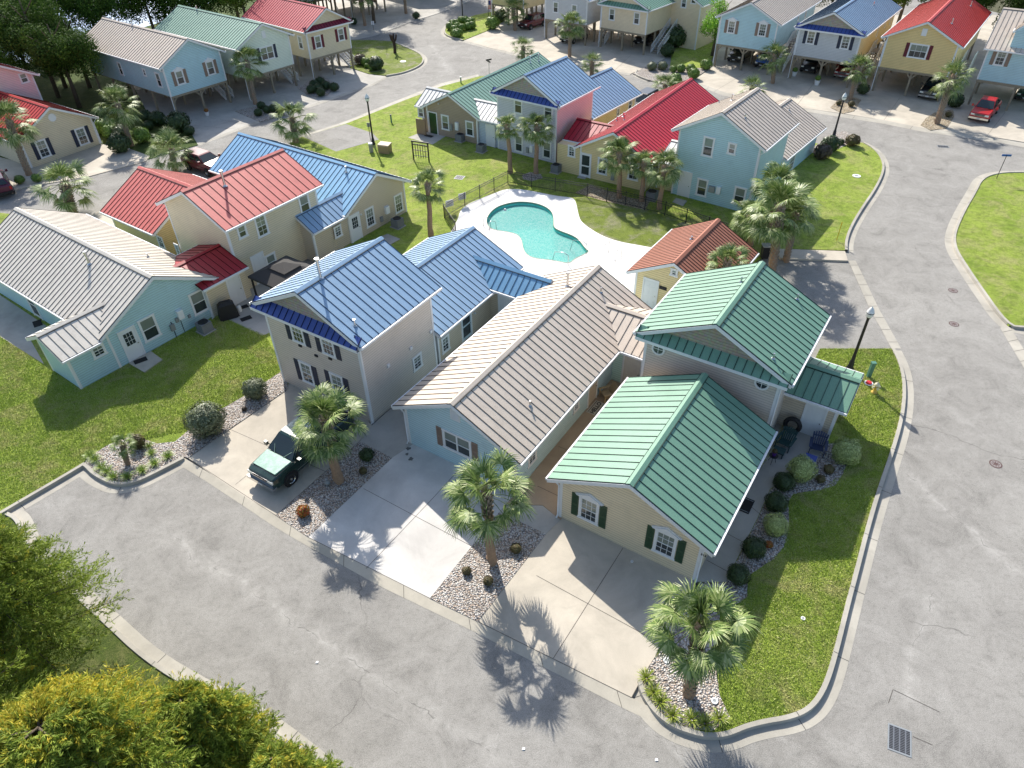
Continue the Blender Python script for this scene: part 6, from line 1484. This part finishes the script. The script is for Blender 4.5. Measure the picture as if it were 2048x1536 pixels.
small('adirondack_chair', 'sand coloured slatted chair in the passage by the hello mat', 'chair', (1214, 796), lambda o: chair_parts(o, TANC, .95), z=.12, rz=-70)
def cushion(p, l, m_): small('footstool', l, 'footstool', p, lambda o: (b_('top', m_, lambda q: q.box(-.28, .28, -.24, .24, .3, .36), o), [b_('leg', m_, lambda q: q.box(x-.03, x+.03, y-.03, y+.03, 0, .3), o) for x in (-.22, .22) for y in (-.18, .18)]), z=.14, rz=-33)
cushion((1618, 925), 'blue slatted footstool before the dark blue chair', plain('bright_blue_slats', (.05, .08, .3), .5)); cushion((1556, 910), 'grey green footstool before the dark green chair', GREEN)
def ptable(o):
    b_('top', IRON, lambda m_: m_.lathe([(0, .5), (.22, .5), (.22, .48)], (0, 0, 0), 14), o)
    for a in (0, 2.1, 4.2): b_('leg', IRON, lambda m_: m_.bar((math.cos(a)*.06, math.sin(a)*.06, .49), (math.cos(a)*.2, math.sin(a)*.2, 0), .02), o)
small('plant_stand', 'black iron plant stand under the green eave', 'table', (1543, 925), ptable, z=.14)
small('flower_pot', 'purple flower pot on the black iron stand', 'flower pot', (1543, 925), lambda o: (b_('pot', plain('purple_pot', (.1, .03, .25), .4), lambda m_: m_.lathe([(.07, .505), (.12, .72), (.1, .72), (0, .7)], (0, 0, 0), 12), o), link('foliage', _sh[('brown', False, .85)], o, Matrix.Translation((0, 0, .7)) @ Matrix.Scale(.25, 4))), z=.14)
small('wreath', 'large round dark wreath leaning beside the porch door', 'wreath', (1579, 868), lambda o: b_('ring', BLACK, lambda m_: m_.tube([(.36*math.cos(i*.3307), .05, .6+.42*math.sin(i*.3307)) for i in range(20)], .12, 8), o), z=.14, rz=-34)
# doormats and lettering
def text_mesh(s, size, mat, name='lettering', ext=.004):
    cu = bpy.data.curves.new(name, 'FONT'); cu.body = s; cu.size = size; cu.extrude = ext; cu.align_x = 'CENTER'; cu.align_y = 'CENTER'; cu.offset = size*.03
    ob = bpy.data.objects.new(name, cu); dg = bpy.context.evaluated_depsgraph_get(); me = bpy.data.meshes.new_from_object(ob, depsgraph=dg)
    me.materials.clear(); me.materials.append(mat); bpy.data.objects.remove(ob); return me
def mat_(p, w_, l_, rz, label, m_, z, txt=None, border=None):
    o = empty('doormat', G(*p, z), R(rz), label=label, cat='doormat')
    b_('mat', m_, lambda q: q.box(-w_/2, w_/2, -l_/2, l_/2, 0, .015), o)
    if border: b_('border', border, lambda q: (q.box(-w_/2+.04, w_/2-.04, l_/2-.1, l_/2-.07, .015, .018), q.box(-w_/2+.04, w_/2-.04, -l_/2+.07, -l_/2+.1, .015, .018)), o)
    if txt: link('lettering', text_mesh(txt, .34, BLACK), o, Matrix.Translation((0, 0, .018)))
    return o
mat_((1192, 816), 1.15, .62, 56, 'pale doormat lettered HELLO in the passage by the light blue house', plain('pale_mat', (.5, .46, .38), .9), .118, 'HELLO', BLACK)
mat_((1491, 1010), .6, .95, -33, 'dark patterned mat on the walk beside the green roof', DMAT, .142, None, METER)
mat_((75, 647), .5, .8, 36, 'dark mat on the shaded walk of the left house', DMAT, .14)
mat_((281, 721), .75, .45, 36, 'black mat on the back step of the left light blue house', DMAT, .205)
mat_((858, 272), .9, .5, -33, 'black mat on the patio of the brown taupe house', DMAT, .14)
mat_((492, 637), .7, .45, 35, 'black mat before the white door under the small red roof', DMAT, .14)
mat_((487, 614), .6, .4, 35, 'second black mat closer to the white door under the small red roof', DMAT, .14)
sheet('patio', CONCG, px([(816, 275), (848, 262), (892, 272), (865, 289)], .134), .134, 0, kind='structure')
sheet('step_slab', CONCG, px([(1154, 355), (1164, 345), (1178, 350), (1170, 358)], .16), .18, .1, kind='structure')
sheet('step_slab', CONCG, px([(1345, 404), (1352, 396), (1374, 402), (1366, 412)], .16), .18, .1, kind='structure')
sheet('step_slab', CONCG, px([(745, 480), (775, 468), (800, 478), (775, 492)], .16), .18, .1, kind='structure')
# house number on the green house fascia
link('house_number', text_mesh('312', .16, BLACK, 'number', .006), r1, A.put('F', (A.W+.16, 2.43), -.0) @ Matrix.Translation((0, 0, .395)))
# grill, gazebo, bins
small('barbecue_grill', 'barbecue under a black cover by the light blue gable', 'barbecue', (459, 634), lambda o: (b_('cover', BLACK, lambda m_: (m_.hexa([(-.62, -.33, .05), (.62, -.33, .05), (.62, .33, .05), (-.62, .33, .05), (-.5, -.26, 1.0), (.5, -.26, 1.0), (.5, .26, 1.0), (-.5, .26, 1.0)]), m_.hexa([(-.5, -.26, 1.0), (.5, -.26, 1.0), (.5, .26, 1.0), (-.5, .26, 1.0), (-.3, -.12, 1.2), (.3, -.12, 1.2), (.3, .16, 1.2), (-.3, .16, 1.2)])), o), b_('wheels', TYRE, lambda m_: m_.bar((-.5, -.3, .06), (.5, -.3, .06), .1), o)), rz=30)
small('gas_bottle', 'small white gas bottle beside the covered barbecue', 'gas bottle', (480, 623), lambda o: (b_('bottle', WH, lambda m_: m_.lathe([(.14, 0), (.15, .1), (.15, .4), (.06, .5)], (0, 0, 0), 12), o), b_('valve', METER, lambda m_: m_.lathe([(.05, .5), (.05, .58), (0, .58)], (0, 0, 0), 8), o)))
def gazebo(o):
    gm = plain('gazebo_canopy', (.045, .042, .04), .85, var=.2)
    for x in (-1.7, 1.7):
        for y in (-1.5, 1.5): b_('post', BLACK, lambda m_: m_.box(x-.05, x+.05, y-.05, y+.05, 0, 2.05), o)
    def cn(m_):
        a, b = [(-1.85, -1.65, 2.0), (1.85, -1.65, 2.0), (1.85, 1.65, 2.0), (-1.85, 1.65, 2.0)], [(-.75, -.65, 2.5), (.75, -.65, 2.5), (.75, .65, 2.5), (-.75, .65, 2.5)]
        for i in range(4): m_.face([a[i], a[(i+1) % 4], b[(i+1) % 4], b[i]]); j = (i+1) % 4; m_.face([(a[i][0], a[i][1], 1.85), (a[j][0], a[j][1], 1.85), a[j], a[i]])
    b_('canopy', gm, cn, o)
    b_('top_vent', gm, lambda m_: [m_.face([( -.85, -.75, 2.56), (.85, -.75, 2.56), (0, 0, 2.85)]), m_.face([(.85, -.75, 2.56), (.85, .75, 2.56), (0, 0, 2.85)]), m_.face([(.85, .75, 2.56), (-.85, .75, 2.56), (0, 0, 2.85)]), m_.face([(-.85, .75, 2.56), (-.85, -.75, 2.56), (0, 0, 2.85)])], o)
small('gazebo', 'dark canvas gazebo squeezed between the cream wall and the blue roofed house', 'gazebo', (585, 598), gazebo, rz=-35)
# potted things under the grey stilt house etc.
def pot(p, label, m_=None, s=1., plant='mid'): small('plant_pot', label, 'plant pot', p, lambda o: (b_('pot', m_ or WHITE, lambda q: q.lathe([(.16*s, 0), (.24*s, .4*s), (.22*s, .4*s), (0, .36*s)], (0, 0, 0), 14), o), link('plant', _sh[(plant, False, .85)], o, Matrix.Translation((0, 0, .36*s)) @ Matrix.Scale(.45*s, 4))), z=.06)
pot((1588, 152), 'white pot with a plant at the left post of the grey stilt house', None, 1.3); pot((415, 231), 'white pot of red flowers by a stilt post of the light blue house', None, 1., 'red'); pot((1633, 170), 'white figure shaped pot before the grey stilt house post', None, 1.4)
# mail box / lilies near driveway edge right of pickup palm : stone ornament
small('garden_stone', 'pale stone ornament at the foot of the palm beside the pickup', 'ornament', (655, 968), lambda o: b_('stone', METER, lambda m_: m_.lathe([(.0, 0), (.14, .02), (.16, .14), (.08, .26), (.1, .36), (0, .42)], (0, 0, 0), 7), o), z=.11)
small('garden_ornament', 'small white painted ornament by the shrubs of the leaning palm', 'ornament', (257, 298), lambda o: b_('figure', WHITE, lambda m_: m_.lathe([(.1, 0), (.12, .3), (.05, .4), (.09, .55), (0, .65)], (0, 0, 0), 8), o))
# pool fence
def fence(pts, label, h=1.15):
    W_ = [G(u, v, .13) for u, v in pts]; o = empty('pool_fence', W_[0], label=label, cat='fence'); b0 = W_[0]
    for i in range(len(W_)-1):
        a, b = W_[i]-b0, W_[i+1]-b0; L = (b-a).length; n = max(1, round(L/2.2)); d = (b-a)/n
        for j in range(n):
            p, q = a+d*j, a+d*(j+1); b_('fence_post', IRON, lambda m_: (m_.box(p.x-.035, p.x+.035, p.y-.035, p.y+.035, 0, h+.06)), o)
            def pan(m_):
                for z in (.15, h-.22, h-.03): m_.bar(p+Vector((0, 0, z)), q+Vector((0, 0, z)), .025, .035)
                k = max(2, int((q-p).length/.125))
                for i_ in range(1, k): s = p.lerp(q, i_/k); m_.box(s.x-.01, s.x+.01, s.y-.01, s.y+.01, .05, h)
            b_('picket_panel', IRON, pan, o)
    return o
fence([(912, 470), (889, 436), (930, 412), (1016, 367)], 'black picket pool fence along the left side of the deck')
fence([(1016, 367), (1110, 383), (1174, 394), (1213, 403), (1250, 410), (1329, 431), (1371, 446), (1460, 478), (1500, 490)], 'long black picket fence between the pool grass and the houses behind')
for p, l in (((900, 424), 'white rules sign on the left pool fence, nearer the corner'), ((925, 410), 'white rules sign on the left pool fence, further along')):
    P = G(*p, .13); o = empty('fence_sign', P, R(-33+65), label=l, cat='sign'); b_('board', WHITE, lambda m_: m_.box(-.35, .35, -.045, -.02, .5, 1.05), o)
    def tl(m_):
        for i in range(5): m_.box(-.28, .28 if i % 2 else .18, -.05, -.046, .58+i*.09, .6+i*.09)
    b_('text_lines', METER, tl, o)
# garden hose on a stand / floor lamp in the pool deck not visible; bins behind pool house
small('waste_bin', 'dark waste bin in the corner behind the pool house', 'bin', (1528, 515), lambda o: (b_('body', BLACK, lambda m_: m_.hexa([(-.22, -.22, 0), (.22, -.22, 0), (.22, .22, 0), (-.22, .22, 0), (-.28, -.28, .95), (.28, -.28, .95), (.28, .28, .95), (-.28, .28, .95)]), o), b_('lid', METER, lambda m_: m_.box(-.3, .3, -.3, .32, .95, 1.02), o)))
small('water_cooler', 'grey plastic tub beside the pool house door', 'tub', (1318, 612), lambda o: (b_('tub', METER, lambda m_: m_.lathe([(.2, 0), (.26, .5), (.2, .5), (0, .45)], (0, 0, 0), 12), o)))
for i, (u, v) in enumerate(((1047, 1498), (634, 1325), (1313, 1520))):
    small('litter_scrap', ('white paper scrap on the road at the bottom centre', 'white scrap on the road left of the palm shadow', 'small pale leaf on the road at the bottom edge')[i], 'litter', (u, v), lambda o: b_('scrap', WHITE, lambda m_: m_.hexa([(-.06, -.05, 0), (.05, -.04, 0), (.06, .05, 0), (-.04, .06, 0), (-.05, -.04, .02), (.05, -.03, .03), (.05, .05, .012), (-.03, .05, .03)]), o), z=.004)

# oil stains: dark soaked patches lying on the concrete
def stain(pts, z, name='oil_stain'):
    for (u, v, r_) in pts:
        c = G(u, v, z); poly = [(c.x+math.cos(i*.524)*r_*(1+.3*math.sin(i*2.3+u)), c.y+math.sin(i*.524)*r_*(1+.3*math.cos(i*1.7+v))) for i in range(12)]
        sheet(name, plain('oil_soaked_concrete', (.13, .125, .12), .7, var=.5, nscale=8), poly, z, kind='structure')
stain([(817, 897, .12), (814, 908, .09), (822, 918, .13)], .104)
# same labelled neighbours: say which one, counted from the left
_by = {}
for o in bpy.data.objects:
    if o.parent is None and o.get('label') and o.get('group'): _by.setdefault(o['label'], []).append(o)
_ord = ['first', 'second', 'third', 'fourth', 'fifth', 'sixth', 'seventh', 'eighth', 'ninth', 'tenth', 'eleventh', 'twelfth', 'thirteenth', 'fourteenth', 'fifteenth']
def _px(o):
    p = o.location if o.type == 'EMPTY' else o.matrix_basis.translation
    return (p-Vector((0, 0, CH))).dot(AX)/depth(p)
for l_, obs in _by.items():
    if len(obs) > 1:
        for i, o in enumerate(sorted(obs, key=_px)): o['label'] = l_+', '+_ord[i]+' from left'
